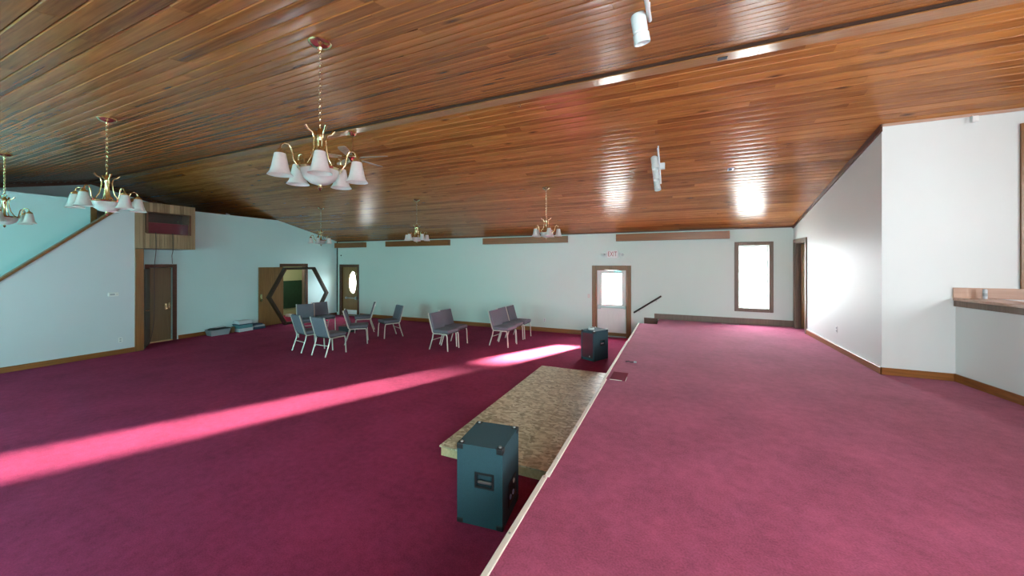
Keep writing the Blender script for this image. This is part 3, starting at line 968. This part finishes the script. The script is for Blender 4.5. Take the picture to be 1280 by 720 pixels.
outlet((XS, 4.10, 0.33), '+x', 'white wall outlet low on the stair wall')
outlet((-3.75, YF, 0.36), '-y', 'white wall outlet low on the far wall behind the row of three chairs')
outlet((XR, 8.30, 0.97), '-x', 'white wall outlet low on the stage side wall')
sw_ = tag(empty('light_switch', (-2.36, YF, 1.17)), 'small light switch beside the exit door', 'switch')
MB().box(-0.035, 0.035, -0.006, 0, -0.057, 0.057).build('plate', M['frame'], sw_, bevel=0.002)
MB().box(-0.006, 0.006, -0.016, -0.005, -0.012, 0.012).build('toggle', M['white'], sw_)
th = tag(empty('thermostat', (XS, 3.98, 1.42), (0, 0, PI / 2)), 'cream thermostat and switch plate on the stair wall', 'thermostat')
MB().box(-0.09, 0.09, -0.02, 0, -0.045, 0.045).build('body', M['white'], th, bevel=0.006)
MB().box(-0.06, 0.02, -0.024, -0.019, -0.02, 0.02).build('display', M['grey_plastic'], th)
MB().lathe([(0, 0.012), (0.012, 0.01), (0.014, 0)], 10, T(0.055, -0.02, 0) @ RX(PI / 2)).build('dial', M['frame'], th, smooth=40)
tag(MB().lathe([(0, 0.03), (0.02, 0.026), (0.026, 0.01), (0.026, 0)], 12, T(-12.62, YF, 2.47) @ RX(PI / 2)).build('door_sensor', M['black'], smooth=40), 'tiny black sensor on the far wall above the oval glass door', 'sensor')

# exit sign
ex = tag(empty('exit_sign', (-1.665, YF, 2.41)), 'white exit sign with red letters and two lamp heads over the white door', 'sign')
MB().box(-0.16, 0.16, -0.06, 0, -0.11, 0.11).build('housing', M['white'], ex, bevel=0.008)
cu = bpy.data.curves.new('exit_text', 'FONT'); cu.body = 'EXIT'; cu.size = 0.17; cu.align_x = 'CENTER'; cu.align_y = 'CENTER'; cu.extrude = 0.002
tmp = bpy.data.objects.new('tmp', cu); COL.objects.link(tmp)
bpy.context.view_layer.update()
me = bpy.data.meshes.new_from_object(tmp.evaluated_get(bpy.context.evaluated_depsgraph_get()))
bpy.data.objects.remove(tmp)
me.materials.clear(); me.materials.append(M['red'])
lt = bpy.data.objects.new('letters', me); COL.objects.link(lt); lt.parent = ex
lt.location = (0, -0.062, 0); lt.rotation_euler = (PI / 2, 0, 0); lt.scale = (0.74, 1.15, 1)
for s in (-1, 1):
    h = MB().lathe([(0, 0.0), (0.03, 0.0), (0.05, 0.05), (0.055, 0.075), (0.045, 0.08), (0, 0.078)], 14, T(s * 0.235, -0.03, 0.0) @ RZ(s * 0.5) @ RX(PI / 2 + 0.2))
    h.tube([(s * 0.14, -0.03, 0.06), (s * 0.22, -0.03, 0.03)], 0.012, 6); h.tube([(s * 0.19, -0.03, 0.04), (s * 0.19, -0.03, -0.13)], 0.006, 6)
    h.build('lamp_head', M['lamp_white'], ex, smooth=40)

# handrail by the stage steps
hr = tag(empty('handrail', (0, YF, 0)), 'short dark handrail sloping up the far wall by the stage steps', 'handrail')
MB().tube([(-1.07, -0.07, 0.75), (-0.35, -0.07, 1.245)], 0.024, 8).build('rail', M['arch_wood'], hr, smooth=60)
for x in (-0.93, -0.48):
    z = 0.75 + (x + 1.07) / 0.72 * 0.495
    MB().tube([(x, 0, z - 0.06), (x, -0.05, z - 0.06), (x, -0.07, z - 0.015)], 0.008, 6).build('bracket', M['steel'], hr)

# wooden valance boxes under the eaves
for x0, x1, lab in ((-12.84, -11.23, 'short wooden valance box over the oval glass door'),
                    (-10.12, -7.27, 'wooden valance box next to the short one over the oval glass door'),
                    (-5.89, -3.0, 'wooden valance box over the row of three chairs'),
                    (-1.55, 1.27, 'wooden valance box over the handrail, right of the exit sign')):
    v = tag(empty('wooden_valance', ((x0 + x1) / 2, YF, 2.78)), lab, 'valance', 'valance boxes along the far wall')
    hw = (x1 - x0) / 2
    MB().box(-hw, hw, -0.15, -0.13, 0, 0.20).build('front_board', M['oak_x'], v, bevel=0.003)
    for s in (-1, 1):
        MB().box(s * hw - (0.02 if s > 0 else 0), s * hw + (0.02 if s < 0 else 0), -0.13, 0, 0, 0.20).build('end_board', M['oak_x'], v)
    MB().box(-hw + 0.02, hw - 0.02, -0.13, 0, 0.0, 0.015).build('bottom_board', M['oak_x'], v)

# ------------------------------------------------------------------ hexagonal arch by the open doorway
hx = tag(empty('hexagon_arch', (-12.45, 8.95, 0)), 'freestanding hexagonal wooden arch in dark stain before the open doorway', 'arch')
hs, ht = 1.155, 0.095
ho = [(hs * math.cos(R(60 * k)), 1.0 + hs * math.sin(R(60 * k))) for k in range(6)]
hi = [((hs - ht) * math.cos(R(60 * k)), 1.0 + (hs - ht) * math.sin(R(60 * k))) for k in range(6)]
for k in range(6):
    k2 = (k + 1) % 6
    MB().prism([ho[k], ho[k2], hi[k2], hi[k]], 'x', -0.07, 0.07).build('beam', M['arch_wood'], hx, bevel=0.004)
hx.location.z = hs * math.sin(R(60)) - 1.0 + 0.001


# ------------------------------------------------------------------ chairs
def make_chair():
    c = empty('church_chair')
    seat = MB().box(-0.245, 0.245, -0.21, 0.265, 0.425, 0.505)
    MB().box(-0.225, 0.225, -0.19, 0.24, 0.405, 0.43).build('seat_pan', M['black'], c)
    seat.build('seat', M['fabric'], c, bevel=0.028, seg=3, smooth=50)
    tilt = math.atan2(0.13, 0.44)
    bm4 = T(0, -0.205, 0.455) @ RX(tilt)
    MB().box(-0.225, 0.225, -0.004, 0.045, 0.02, 0.455, bm4).build('backrest', M['fabric'], c, bevel=0.018, seg=3, smooth=50)
    MB().box(-0.222, 0.222, -0.014, -0.006, 0.03, 0.44, bm4).build('back_panel', M['fabric'], c, bevel=0.003)
    for s in (-1, 1):
        MB().tube([(s * 0.235, 0.255, 0), (s * 0.235, 0.235, 0.34), (s * 0.235, 0.215, 0.405)], 0.0155, 6).build('leg', M['frame'], c, smooth=60)
        MB().tube([(s * 0.235, -0.305, 0), (s * 0.235, -0.205, 0.30), (s * 0.235, -0.185, 0.405)], 0.0155, 6).build('leg', M['frame'], c, smooth=60)
        up = bm4 @ Vector((s * 0.235, -0.008, 0.47))
        MB().tube([(s * 0.235, 0.215, 0.405), (s * 0.235, 0.0, 0.408), (s * 0.235, -0.17, 0.405), (s * 0.235, -0.21, 0.44), (up.x, up.y, up.z)], 0.0155, 6).build('side_rail', M['frame'], c, smooth=60)
    MB().tube([(-0.235, -0.225, 0.24), (0.235, -0.225, 0.24)], 0.010, 6).build('stretcher', M['frame'], c, smooth=60)
    MB().tube([(-0.235, 0.20, 0.40), (0.235, 0.20, 0.40)], 0.010, 6).build('stretcher', M['frame'], c, smooth=60)
    return c


chairs = [
    (-8.32, 6.24, (0.2, 0.98), 'grey chair with its back to the hall, beside the stair side of the circle'),
    (-7.50, 6.16, (0.03, 1.0), 'grey chair with its back to the hall, standing foremost in the circle of chairs'),
    (-7.86, 7.32, (0.72, 0.69), 'grey chair seen edge-on, turned away from the circle toward the far wall'),
    (-10.06, 7.45, (0.86, -0.50), 'grey chair facing the hall with its backrest before the hexagonal arch'),
    (-10.13, 8.10, (0.97, -0.25), 'grey chair facing the hall beside the low dark floor box'),
    (-8.98, 8.62, (-0.72, -0.69), 'grey chair turned sideways before the oval glass door and baseboard'),
    (-7.66, 8.32, (-0.42, -0.91), 'single grey chair standing apart toward the pair, facing the circle'),
    (-5.29, 7.70, (1.0, -0.04), 'grey chair of the pair, the one farther from the wall'),
    (-5.38, 8.26, (1.0, -0.08), 'grey chair of the pair, the one closer to the wall'),
    (-4.12, 8.69, (1.0, -0.08), 'grey chair at the carpet end of the row of three'),
    (-4.17, 9.27, (1.0, -0.02), 'grey chair in the middle of the row of three'),
    (-4.14, 9.81, (1.0, 0.0), 'grey chair at the wall end of the row of three'),
]
proto = make_chair()
for i, (x, y, d, lab) in enumerate(chairs):
    o = proto if i == 0 else copy_tree(proto)
    o.location = (x, y, 0)
    o.rotation_euler = (0, 0, math.atan2(d[1], d[0]) - PI / 2)
    tag(o, lab, 'chair', 'grey padded church chairs')

# low dark box with odds and ends among the chairs
fb = tag(empty('floor_box', (-9.45, 8.42, 0), (0, 0, 0.3)), 'low dark open box of cloths on the carpet among the chairs', 'box')
bx_ = MB(); bx_.box(-0.22, 0.22, -0.16, 0.16, 0, 0.02); bx_.box(-0.22, 0.22, -0.16, -0.145, 0.02, 0.17); bx_.box(-0.22, 0.22, 0.145, 0.16, 0.02, 0.17); bx_.box(-0.22, -0.205, -0.145, 0.145, 0.02, 0.17); bx_.box(0.205, 0.22, -0.145, 0.145, 0.02, 0.17)
bx_.build('tray', M['black'], fb)
MB().box(-0.18, 0.04, -0.13, 0.12, 0.02, 0.21).build('cloth', M['fabric_red'], fb, bevel=0.03, seg=2, smooth=60)
MB().box(0.06, 0.19, -0.12, 0.10, 0.02, 0.20).build('cloth', M['carton'], fb, bevel=0.025, seg=2, smooth=60)

# ------------------------------------------------------------------ things on the floor along the left wall
BS = 0.84
bn = tag(empty('plastic_bin', (-12.55, 6.40, 0), (0, 0, PI / 2 - 0.05)), 'grey plastic bin with black cloth spilling over its rim by the left wall', 'bin')
b = MB()
prof = [(-0.26, -0.17, 0), (0.26, -0.17, 0), (0.26, 0.17, 0), (-0.26, 0.17, 0)]
top = [(-0.31, -0.21, 0.2), (0.31, -0.21, 0.2), (0.31, 0.21, 0.2), (-0.31, 0.21, 0.2)]
tin = [(-0.295, -0.195, 0.2), (0.295, -0.195, 0.2), (0.295, 0.195, 0.2), (-0.295, 0.195, 0.2)]
bin_ = [(-0.245, -0.155, 0.012), (0.245, -0.155, 0.012), (0.245, 0.155, 0.012), (-0.245, 0.155, 0.012)]
fs = [(3, 2, 1, 0)]
for k in range(4):
    k2 = (k + 1) % 4
    fs += [(k, k2, 4 + k2, 4 + k), (4 + k, 4 + k2, 8 + k2, 8 + k), (8 + k, 8 + k2, 12 + k2, 12 + k)]
fs.append((12, 13, 14, 15))
b.add(prof + top + tin + bin_, fs)
b.build('tub', M['grey_plastic'], bn)
cm = MB()
gx, gy = 9, 7
vs, fs = [], []
for j in range(gy):
    for i in range(gx):
        u, v = -0.30 + 0.60 * i / (gx - 1), -0.20 + 0.40 * j / (gy - 1)
        edge = min(i, gx - 1 - i, j, gy - 1 - j)
        vs.append((u, v, (0.205 if edge == 0 else 0.235) + random.uniform(-0.012, 0.03)))
for j in range(gy - 1):
    for i in range(gx - 1):
        fs.append((j * gx + i, j * gx + i + 1, (j + 1) * gx + i + 1, (j + 1) * gx + i))
cm.add(vs, fs)
cm.build('black_cloth', M['black'], bn, smooth=80)
MB().box(-0.12, 0.20, -0.10, 0.06, 0.262, 0.275, RZ(0.2)).build('paper_sheet', M['paper'], bn)
bn.scale = (BS, BS, BS)
cb = tag(empty('small_carton', (-12.60, 6.795, 0), (0, 0, 0.0)), 'small brown carton between the grey bin and the stack of boxes', 'carton')
MB().box(-0.08, 0.08, -0.045, 0.045, 0, 0.13).build('body', M['carton'], cb)
for s in (-1, 1):
    MB().box(-0.08, 0.08, 0, 0.04, 0, 0.004, T(0, s * 0.045, 0.13) @ RZ(0 if s > 0 else PI) @ RX(1.35)).build('flap', M['carton'], cb)
stk = [(0.0, 0.10, 0.21, 0.17, 'paper', 'storage_box', 'white flat box lying lowest in the stack by the left wall'),
       (0.10, 0.21, 0.20, 0.17, 'teal_plastic', 'storage_box', 'teal flat box in the middle of the stack by the left wall'),
       (0.21, 0.235, 0.215, 0.18, 'blue_cloth', 'tray_lid', 'dark blue lid between the boxes of the stack by the left wall'),
       (0.235, 0.33, 0.19, 0.16, 'paper', 'storage_box', 'pale flat box lying topmost in the stack by the left wall')]
for i, (z0, z1, hx_, hy_, mt, nm, lab) in enumerate(stk):
    e = tag(empty(nm, (-12.56, 7.10, z0), (0, 0, PI / 2 + (0.06, -0.03, 0.02, -0.05)[i])), lab, 'box' if nm != 'tray_lid' else 'lid', 'stack of boxes')
    h = z1 - z0
    if nm == 'tray_lid':
        MB().box(-hx_, hx_, -hy_, hy_, 0, h - 0.006).build('rim', M[mt], e, bevel=0.004)
        MB().box(-hx_ + 0.03, hx_ - 0.03, -hy_ + 0.03, hy_ - 0.03, h - 0.006, h).build('panel', M[mt], e)
    else:
        MB().box(-hx_, hx_, -hy_, hy_, 0, h * 0.72).build('body', M[mt], e, bevel=0.006)
        MB().box(-hx_ - 0.008, hx_ + 0.008, -hy_ - 0.008, hy_ + 0.008, h * 0.72, h).build('lid', M[mt], e, bevel=0.006)
fo = tag(empty('folded_cloth', (-12.58, 7.53, 0), (0, 0, PI / 2)), 'dark blue folded cloths on the floor before the folded-back door', 'cloth')
MB().box(-0.19, 0.19, -0.17, 0.17, 0, 0.07).build('lower_fold', M['blue_cloth'], fo, bevel=0.02, seg=2, smooth=60)
MB().box(-0.16, 0.18, -0.15, 0.15, 0.07, 0.13).build('upper_fold', M['grey_plastic'], fo, bevel=0.02, seg=2, smooth=60)
MB().box(-0.17, 0.12, -0.14, 0.14, 0.13, 0.17).build('top_fold', M['blue_cloth'], fo, bevel=0.015, seg=2, smooth=60)


# ------------------------------------------------------------------ chandeliers
def make_chandelier():
    c = empty('chandelier')
    MB().lathe([(0, 0.012), (0.082, 0.012), (0.084, -0.012), (0.07, -0.028), (0.045, -0.04), (0.018, -0.048), (0.012, -0.065), (0, -0.066)], 24).build('canopy', M['brass'], c, smooth=40)
    ch = MB()
    z = -0.075
    k = 0
    while z > -0.625:
        ch.torus(0.0165, 0.0046, 10, 5, T(0, 0, z) @ RZ(PI / 2 * (k % 2)) @ RX(PI / 2), sx=0.62)
        z -= 0.0262
        k += 1
    ch.build('chain', M['brass'], c, smooth=60)
    MB().torus(0.026, 0.005, 16, 6, T(0, 0, -0.648) @ RX(PI / 2)).build('hanging_ring', M['brass'], c, smooth=60)
    MB().lathe([(0, -0.668), (0.012, -0.672), (0.018, -0.69), (0.026, -0.70), (0.026, -0.76), (0.016, -0.775), (0.013, -0.95), (0.02, -0.965), (0.05, -0.975), (0, -0.98)], 16).build('column', M['brass'], c, smooth=40)
    for k in range(4):
        a = k * PI / 2 + 0.4
        pts = [(0.105, -0.672), (0.085, -0.70), (0.055, -0.715), (0.045, -0.76), (0.05, -0.83), (0.066, -0.90), (0.10, -0.965), (0.13, -0.985)]
        rr = [0.013, 0.009, 0.007, 0.006, 0.006, 0.006, 0.006, 0.006]
        MB().tube([(p * math.cos(a), p * math.sin(a), z) for p, z in pts], rr, 8).build('scroll', M['brass'], c, smooth=60)
    MB().lathe([(0.045, -0.975), (0.15, -0.98), (0.158, -0.99), (0.15, -1.002), (0.045, -1.0)], 28).build('ring_plate', M['brass'], c, smooth=40)
    MB().lathe([(0.134, -1.002), (0.130, -1.03), (0.108, -1.07), (0.070, -1.10), (0.02, -1.115), (0.0, -1.116), (0.02, -1.109), (0.066, -1.094), (0.102, -1.066), (0.124, -1.028), (0.128, -1.002)], 28).build('bowl', M['shade'], c, smooth=60)
    MB().lathe([(0, -1.108), (0.016, -1.112), (0.012, -1.125), (0.018, -1.135), (0.010, -1.15), (0, -1.16)], 12).build('finial', M['brass'], c, smooth=50)
    for k in range(5):
        a = 2 * PI * k / 5
        arm_pts = [(0.12, -0.99), (0.16, -0.985), (0.182, -0.955), (0.190, -0.91), (0.198, -0.87), (0.216, -0.845), (0.242, -0.842), (0.262, -0.86), (0.270, -0.90)]
        arm = MB().tube([(p * math.cos(a), p * math.sin(a), z) for p, z in arm_pts], 0.0068, 8)
        ao = arm.build('arm', M['brass'], c, smooth=60)
        m4 = T(0.270 * math.cos(a), 0.270 * math.sin(a), 0)
        MB().lathe([(0, -0.885), (0.014, -0.888), (0.02, -0.90), (0.034, -0.908), (0.036, -0.925), (0.0, -0.925)], 16, m4).build('socket_cup', M['brass'], ao, smooth=40)
        MB().lathe([(0.030, -0.912), (0.038, -0.93), (0.047, -0.975), (0.055, -1.02), (0.065, -1.055), (0.083, -1.082), (0.079, -1.082), (0.061, -1.053), (0.051, -1.018), (0.043, -0.974), (0.034, -0.93), (0.028, -0.916)], 22, m4).build('shade', M['shade'], ao, smooth=60)
    return c


GX = (-9.72, -6.20, -2.55)
spots = [
    (-2.52, 1.98, 3.55, 'brass chandelier with bell shades hanging close to the ceiling fan'),
    (-6.19, 2.00, 2.75, 'brass chandelier with bell shades hanging before the plank-clad booth'),
    (-9.69, 1.99, 2.1, 'brass chandelier with bell shades hanging beside the sloping stair wall'),
    (-9.79, 7.72, 0.3, 'brass chandelier with bell shades hanging in the far corner before the left wall'),
    (-6.21, 7.74, 0.9, 'brass chandelier with bell shades hanging above the pair of chairs'),
    (-2.62, 7.72, 1.5, 'brass chandelier with bell shades hanging before the valance left of the exit sign'),
]
cp = make_chandelier()
for i, (x, y, rz, lab) in enumerate(spots):
    o = cp if i == 0 else copy_tree(cp)
    o.location = (x, y, roof(y) - 0.012)
    # the front shade of the first one points at the camera
    o.rotation_euler = (0, 0, math.atan2(-y, -x) if i == 0 else rz)
    tag(o, lab, 'chandelier', 'brass chandeliers')

# ------------------------------------------------------------------ ceiling fan
fn = tag(empty('ceiling_fan', (-5.32, 4.84, ZR - 0.055)), 'brass ceiling fan with five pale blades on the ridge', 'fan')
MB().lathe([(0, 0), (0.07, 0), (0.075, -0.03), (0.05, -0.07), (0.02, -0.085), (0, -0.086)], 20).build('canopy', M['brass'], fn, smooth=40)
MB().tube([(0, 0, -0.07), (0, 0, -0.40)], 0.013, 8).build('downrod', M['brass'], fn, smooth=60)
MB().lathe([(0, -0.36), (0.03, -0.365), (0.04, -0.39), (0.09, -0.40), (0.105, -0.43), (0.10, -0.48), (0.07, -0.50), (0.05, -0.53), (0.02, -0.545), (0, -0.546)], 24).build('motor', M['brass'], fn, smooth=40)
for k in range(5):
    m4 = RZ(2 * PI * k / 5 + 0.25)
    bl = MB()
    bl.prism([(0.18, -0.05), (0.30, -0.062), (0.60, -0.068), (0.66, -0.05), (0.67, 0), (0.66, 0.05), (0.60, 0.068), (0.30, 0.062), (0.18, 0.05)], 'z', -0.004, 0.004, m4 @ T(0, 0, -0.475) @ RX(0.2))
    bo = bl.build('blade', M['blade'], fn)
    MB().tube([(0.08, 0, -0.485), (0.15, 0, -0.49), (0.24, 0, -0.482)], 0.012, 6, m4).build('blade_iron', M['brass'], bo, smooth=60)


# ------------------------------------------------------------------ stage spot bars
def spot_bar(y0, y1, ys_, x, label, up=1, big=1.0):
    e = tag(empty('spotlight_bar', (x, (y0 + y1) / 2, roof((y0 + y1) / 2))), label, 'spotlight')
    ym = (y0 + y1) / 2
    z = lambda yy: roof(yy) - roof(ym)
    MB().tube([(0.0, y0 - ym, z(y0) - 0.10), (0.0, y1 - ym, z(y1) - 0.10)], 0.016, 8).build('bar', M['lamp_white'], e, smooth=60)
    hg = MB()
    for yy in (y0 + 0.1, y1 - 0.1):
        hg.tube([(0, yy - ym, z(yy) + 0.004), (0, yy - ym, z(yy) - 0.10)], 0.009, 6)
    hg.build('hanger', M['lamp_white'], e)
    MB().box(-0.02, 0.09, -0.05, 0.05, -0.13, -0.03).build('junction_box', M['lamp_white'], e, bevel=0.005)
    for yy in ys_:
        m4 = T(-0.075, yy - ym, z(yy) - 0.10) @ RZ(PI) @ RY(R(8)) @ RX(R(14 * up))
        hd = MB().lathe([(0, 0.02), (0.045, 0.015), (0.055, 0.0), (0.055, -0.12 * big), (0.05, -0.125 * big), (0.05, -0.135 * big), (0.058, -0.14 * big), (0.06, -0.215 * big), (0.055, -0.215 * big), (0.05, -0.15 * big), (0, -0.15 * big)], 18, m4)
        ho_ = hd.build('lamp_head', M['lamp_white'], e, smooth=40)
        MB().tube([(0, yy - ym, z(yy) - 0.10), (-0.06, yy - ym, z(yy) - 0.10)], 0.012, 6).build('swivel', M['steel'], ho_)
    return e


spot_bar(6.50, 7.78, (6.78, 7.20, 7.62), -0.26, 'white three-lamp spotlight bar on the slope over the platform end of the stage', up=1)
spot_bar(1.30, 3.04, (1.42, 1.92, 2.90), -0.18, 'white spotlight bar above the stage whose single large lamp tip hangs down', up=-1, big=0.9)

# small knot-hole box in the ridge board and hook
tag(MB().box(-0.05, 0.05, -0.03, 0.03, -0.006, 0.0).build('ridge_socket', M['black'], loc=(0.50, 4.86, ZR - 0.052)), 'small black socket opening in the ridge board', 'socket')
hk = MB().tube([(0, 0, 0), (0, 0, -0.03), (0.02, 0, -0.05), (0.02, 0, -0.075), (0, 0, -0.085), (-0.015, 0, -0.07)], 0.005, 6)
tag(hk.build('ceiling_hook', M['brass'], loc=(-2.10, 4.95, ZR - 0.045), smooth=60), 'small brass hook screwed into the ridge', 'hook')
ds = tag(empty('ceiling_socket', (0.92, 7.66, roof(7.66)), (-ANG, 0, 0)), 'small dark socket plate on the ceiling slope beside the spotlight bar', 'socket')
MB().box(-0.05, 0.05, -0.05, 0.05, -0.008, 0.004).build('plate', M['steel'], ds, bevel=0.003)
MB().box(-0.035, 0.015, -0.02, 0.02, -0.02, -0.008).build('connector', M['black'], ds)
sk = MB().lathe([(0, 0.0), (0.06, 0.0), (0.06, -0.02), (0.04, -0.035), (0, -0.036)], 18)
so = sk.build('smoke_detector', M['white'], loc=(-14.3, 7.6, roof(7.6)), rot=(-ANG, 0, 0), smooth=40)
tag(so, 'round white smoke detector on the dark ceiling over the loft', 'smoke detector')

# ------------------------------------------------------------------ platform of OSB on a pine frame
pf = tag(empty('wooden_platform', (-1.655, 5.145, 0), (0, 0, 0.004)), 'low platform of particle board on a pine frame along the stage edge', 'platform')
pw, pl = 0.765, 1.745
MB().box(-pw, -0.001 + 0.12, -pl, 0.62, 0.092, 0.11).build('panel', M['osb'], pf, bevel=0.002)
MB().box(0.122, pw, -pl, 0.62, 0.092, 0.11).build('panel', M['osb'], pf, bevel=0.002)
MB().box(-pw, -0.001 + 0.12, 0.623, pl, 0.092, 0.11).build('panel', M['osb'], pf, bevel=0.002)
MB().box(0.122, pw, 0.623, pl, 0.092, 0.11).build('panel', M['osb'], pf, bevel=0.002)
for a in (-pw + 0.02, pw - 0.058):
    MB().box(a, a + 0.038, -pl + 0.01, pl - 0.01, 0, 0.092).build('joist', M['pine'], pf)
for yy in (-pl + 0.01, -0.6, 0.6, pl - 0.048):
    MB().box(-pw + 0.058, pw - 0.058, yy, yy + 0.038, 0, 0.092).build('joist', M['pine'], pf)


# ------------------------------------------------------------------ loudspeakers
def make_speaker(name, loc, rz, w, d, h, label, plain_side='jacks'):
    """grille on local -x face; handles on the -y and +y sides; sockets on +x."""
    s = tag(empty(name, loc, (0, 0, rz)), label, 'loudspeaker', 'black loudspeakers by the stage')
    hw, hd = d / 2, w / 2
    # cabinet with a sunk pocket for the handle on the -y side
    cb_ = MB()
    px0, px1, pz0, pz1 = -0.03, 0.115, h * 0.50, h * 0.66
    cb_.box(-hw, hw, -hd + 0.05, hd, 0.004, h)
    holes(cb_, 'y', -hd, -hd + 0.05, -hw, hw, 0.004, h, [(px0, px1, pz0, pz1)])
    cb_.build('cabinet', M['speaker'], s)
    hf = MB()
    for a, b, c, d_ in ((px0 - .012, px0 + .006, pz0 - .012, pz1 + .012), (px1 - .006, px1 + .012, pz0 - .012, pz1 + .012), (px0, px1, pz0 - .012, pz0 + .006), (px0, px1, pz1 - .006, pz1 + .012)):
        hf.box(a, b, -hd - 0.006, -hd + 0.004, c, d_)
    ho_ = hf.build('handle', M['black'], s, bevel=0.002)
    MB().box(px0 + 0.01, px1 - 0.01, -hd + 0.002, -hd + 0.022, pz0 + 0.022, pz0 + 0.045).build('grip', M['steel'], ho_, bevel=0.006)
    for sx in (-1, 1):
        for sy in (-1, 1):
            for top_ in (0, 1):
                z0_ = h - 0.045 if top_ else 0.0
                cc = MB().box(sx * hw - (0.06 if sx > 0 else -0.0) - 0.0, sx * hw + (0.06 if sx < 0 else 0.0), sy * hd - (0.06 if sy > 0 else 0), sy * hd + (0.06 if sy < 0 else 0), z0_, z0_ + 0.048)
                e = 0.004
                cc = MB().box(min(sx * (hw + e), sx * (hw - 0.055)), max(sx * (hw + e), sx * (hw - 0.055)), min(sy * (hd + e), sy * (hd - 0.055)), max(sy * (hd + e), sy * (hd - 0.055)), z0_ if top_ else 0, (h + e) if top_ else 0.045)
                co = cc.build('corner_guard', M['speaker'] if False else M['black'], s, bevel=0.008, seg=2)
                if top_:
                    MB().lathe([(0, 0.012), (0.012, 0.010), (0.014, 0)], 10, T(sx * (hw - 0.03), sy * (hd - 0.03), h + 0.003)).build('stud', M['steel'], co, smooth=50)
    gm_ = MB().box(-hw - 0.008, -hw, -hd + 0.035, hd - 0.035, 0.06, h - 0.05)
    go = gm_.build('grille', M['grille'], s, bevel=0.004)
    MB().prism([(-0.02, -0.012), (0.02, -0.012), (0.0, 0.018)], 'x', -hw - 0.011, -hw - 0.008, T(0, -hd + 0.12, 0.10)).build('badge', M['frame'], go)
    if plain_side == 'jacks':
        MB().box(hw, hw + 0.004, -0.07, 0.13, 0.10, 0.30).build('jack_plate', M['black'], s, bevel=0.001)
        for yy, z in ((-0.03, 0.17), (0.045, 0.17), (0.06, 0.26)):
            MB().torus(0.017, 0.004, 14, 6, T(hw + 0.006, yy, z) @ RY(PI / 2)).build('socket', M['jack'] if z < 0.2 else M['steel'], s, smooth=60)
    return s


sp1 = make_speaker('loudspeaker', (-1.482, 2.825, 0), 0.11, 0.44, 0.40, 0.655, 'loudspeaker with blue sockets on its back, standing before the platform')
ang2 = math.atan2(8.26 - 7.92, -1.39 + 1.58)
sp2 = make_speaker('loudspeaker', (-1.66, 8.28, 0), ang2 + R(3), 0.36, 0.50, 0.655, 'loudspeaker with a round tape roll on top, standing toward the exit door', plain_side=None)
tr = tag(empty('tape_roll', (-1.72, 8.22, 0.661)), 'pale round tape roll lying on the loudspeaker by the exit door', 'tape')
MB().lathe([(0.035, 0), (0.072, 0), (0.072, 0.045), (0.035, 0.045), (0.035, 0)], 20).build('tape', M['lamp_white'], tr, smooth=40)
MB().lathe([(0.031, 0.001), (0.035, 0.001), (0.035, 0.046), (0.031, 0.046), (0.031, 0.001)], 20).build('core', M['carton'], tr, smooth=40)

# ------------------------------------------------------------------ things let into the stage floor
fp = tag(empty('floor_socket_cover', (-0.70, 5.16, SZ)), 'maroon carpeted floor socket lid with a pale metal edge on the stage', 'floor socket')
MB().box(-0.10, 0.10, -0.18, 0.18, 0, 0.008).build('lid', M['lid'], fp, bevel=0.003)
eb = MB(); eb.box(-0.10, 0.06, -0.19, -0.182, 0, 0.006); eb.box(0.101, 0.105, -0.19, 0.0, 0, 0.006)
eb.build('edge', M['frame'], fp)
fq = tag(empty('cable_end', (-0.65, 5.95, SZ)), 'small dark cable end lying on the stage carpet', 'cable')
MB().tube([(-0.06, 0, 0.008), (-0.02, 0.03, 0.012), (0.03, 0.0, 0.008), (0.07, 0.02, 0.008)], 0.007, 6).build('cord', M['black'], fq, smooth=60)
MB().box(0.06, 0.10, 0.008, 0.034, 0.001, 0.02).build('plug', M['grey_plastic'], fq)
fv = tag(empty('floor_vent', (1.28, YF - 0.16, SZ)), 'narrow metal floor vent on the stage below the tall window', 'vent')
MB().box(-0.19, 0.19, -0.055, 0.055, 0, 0.006).build('frame', M['steel'], fv, bevel=0.002)
for k in range(9):
    MB().box(-0.165 + k * 0.0375, -0.145 + k * 0.0375, -0.035, 0.035, 0.0055, 0.0075).build('slot', M['black'], fv)

bpy.context.view_layer.update()
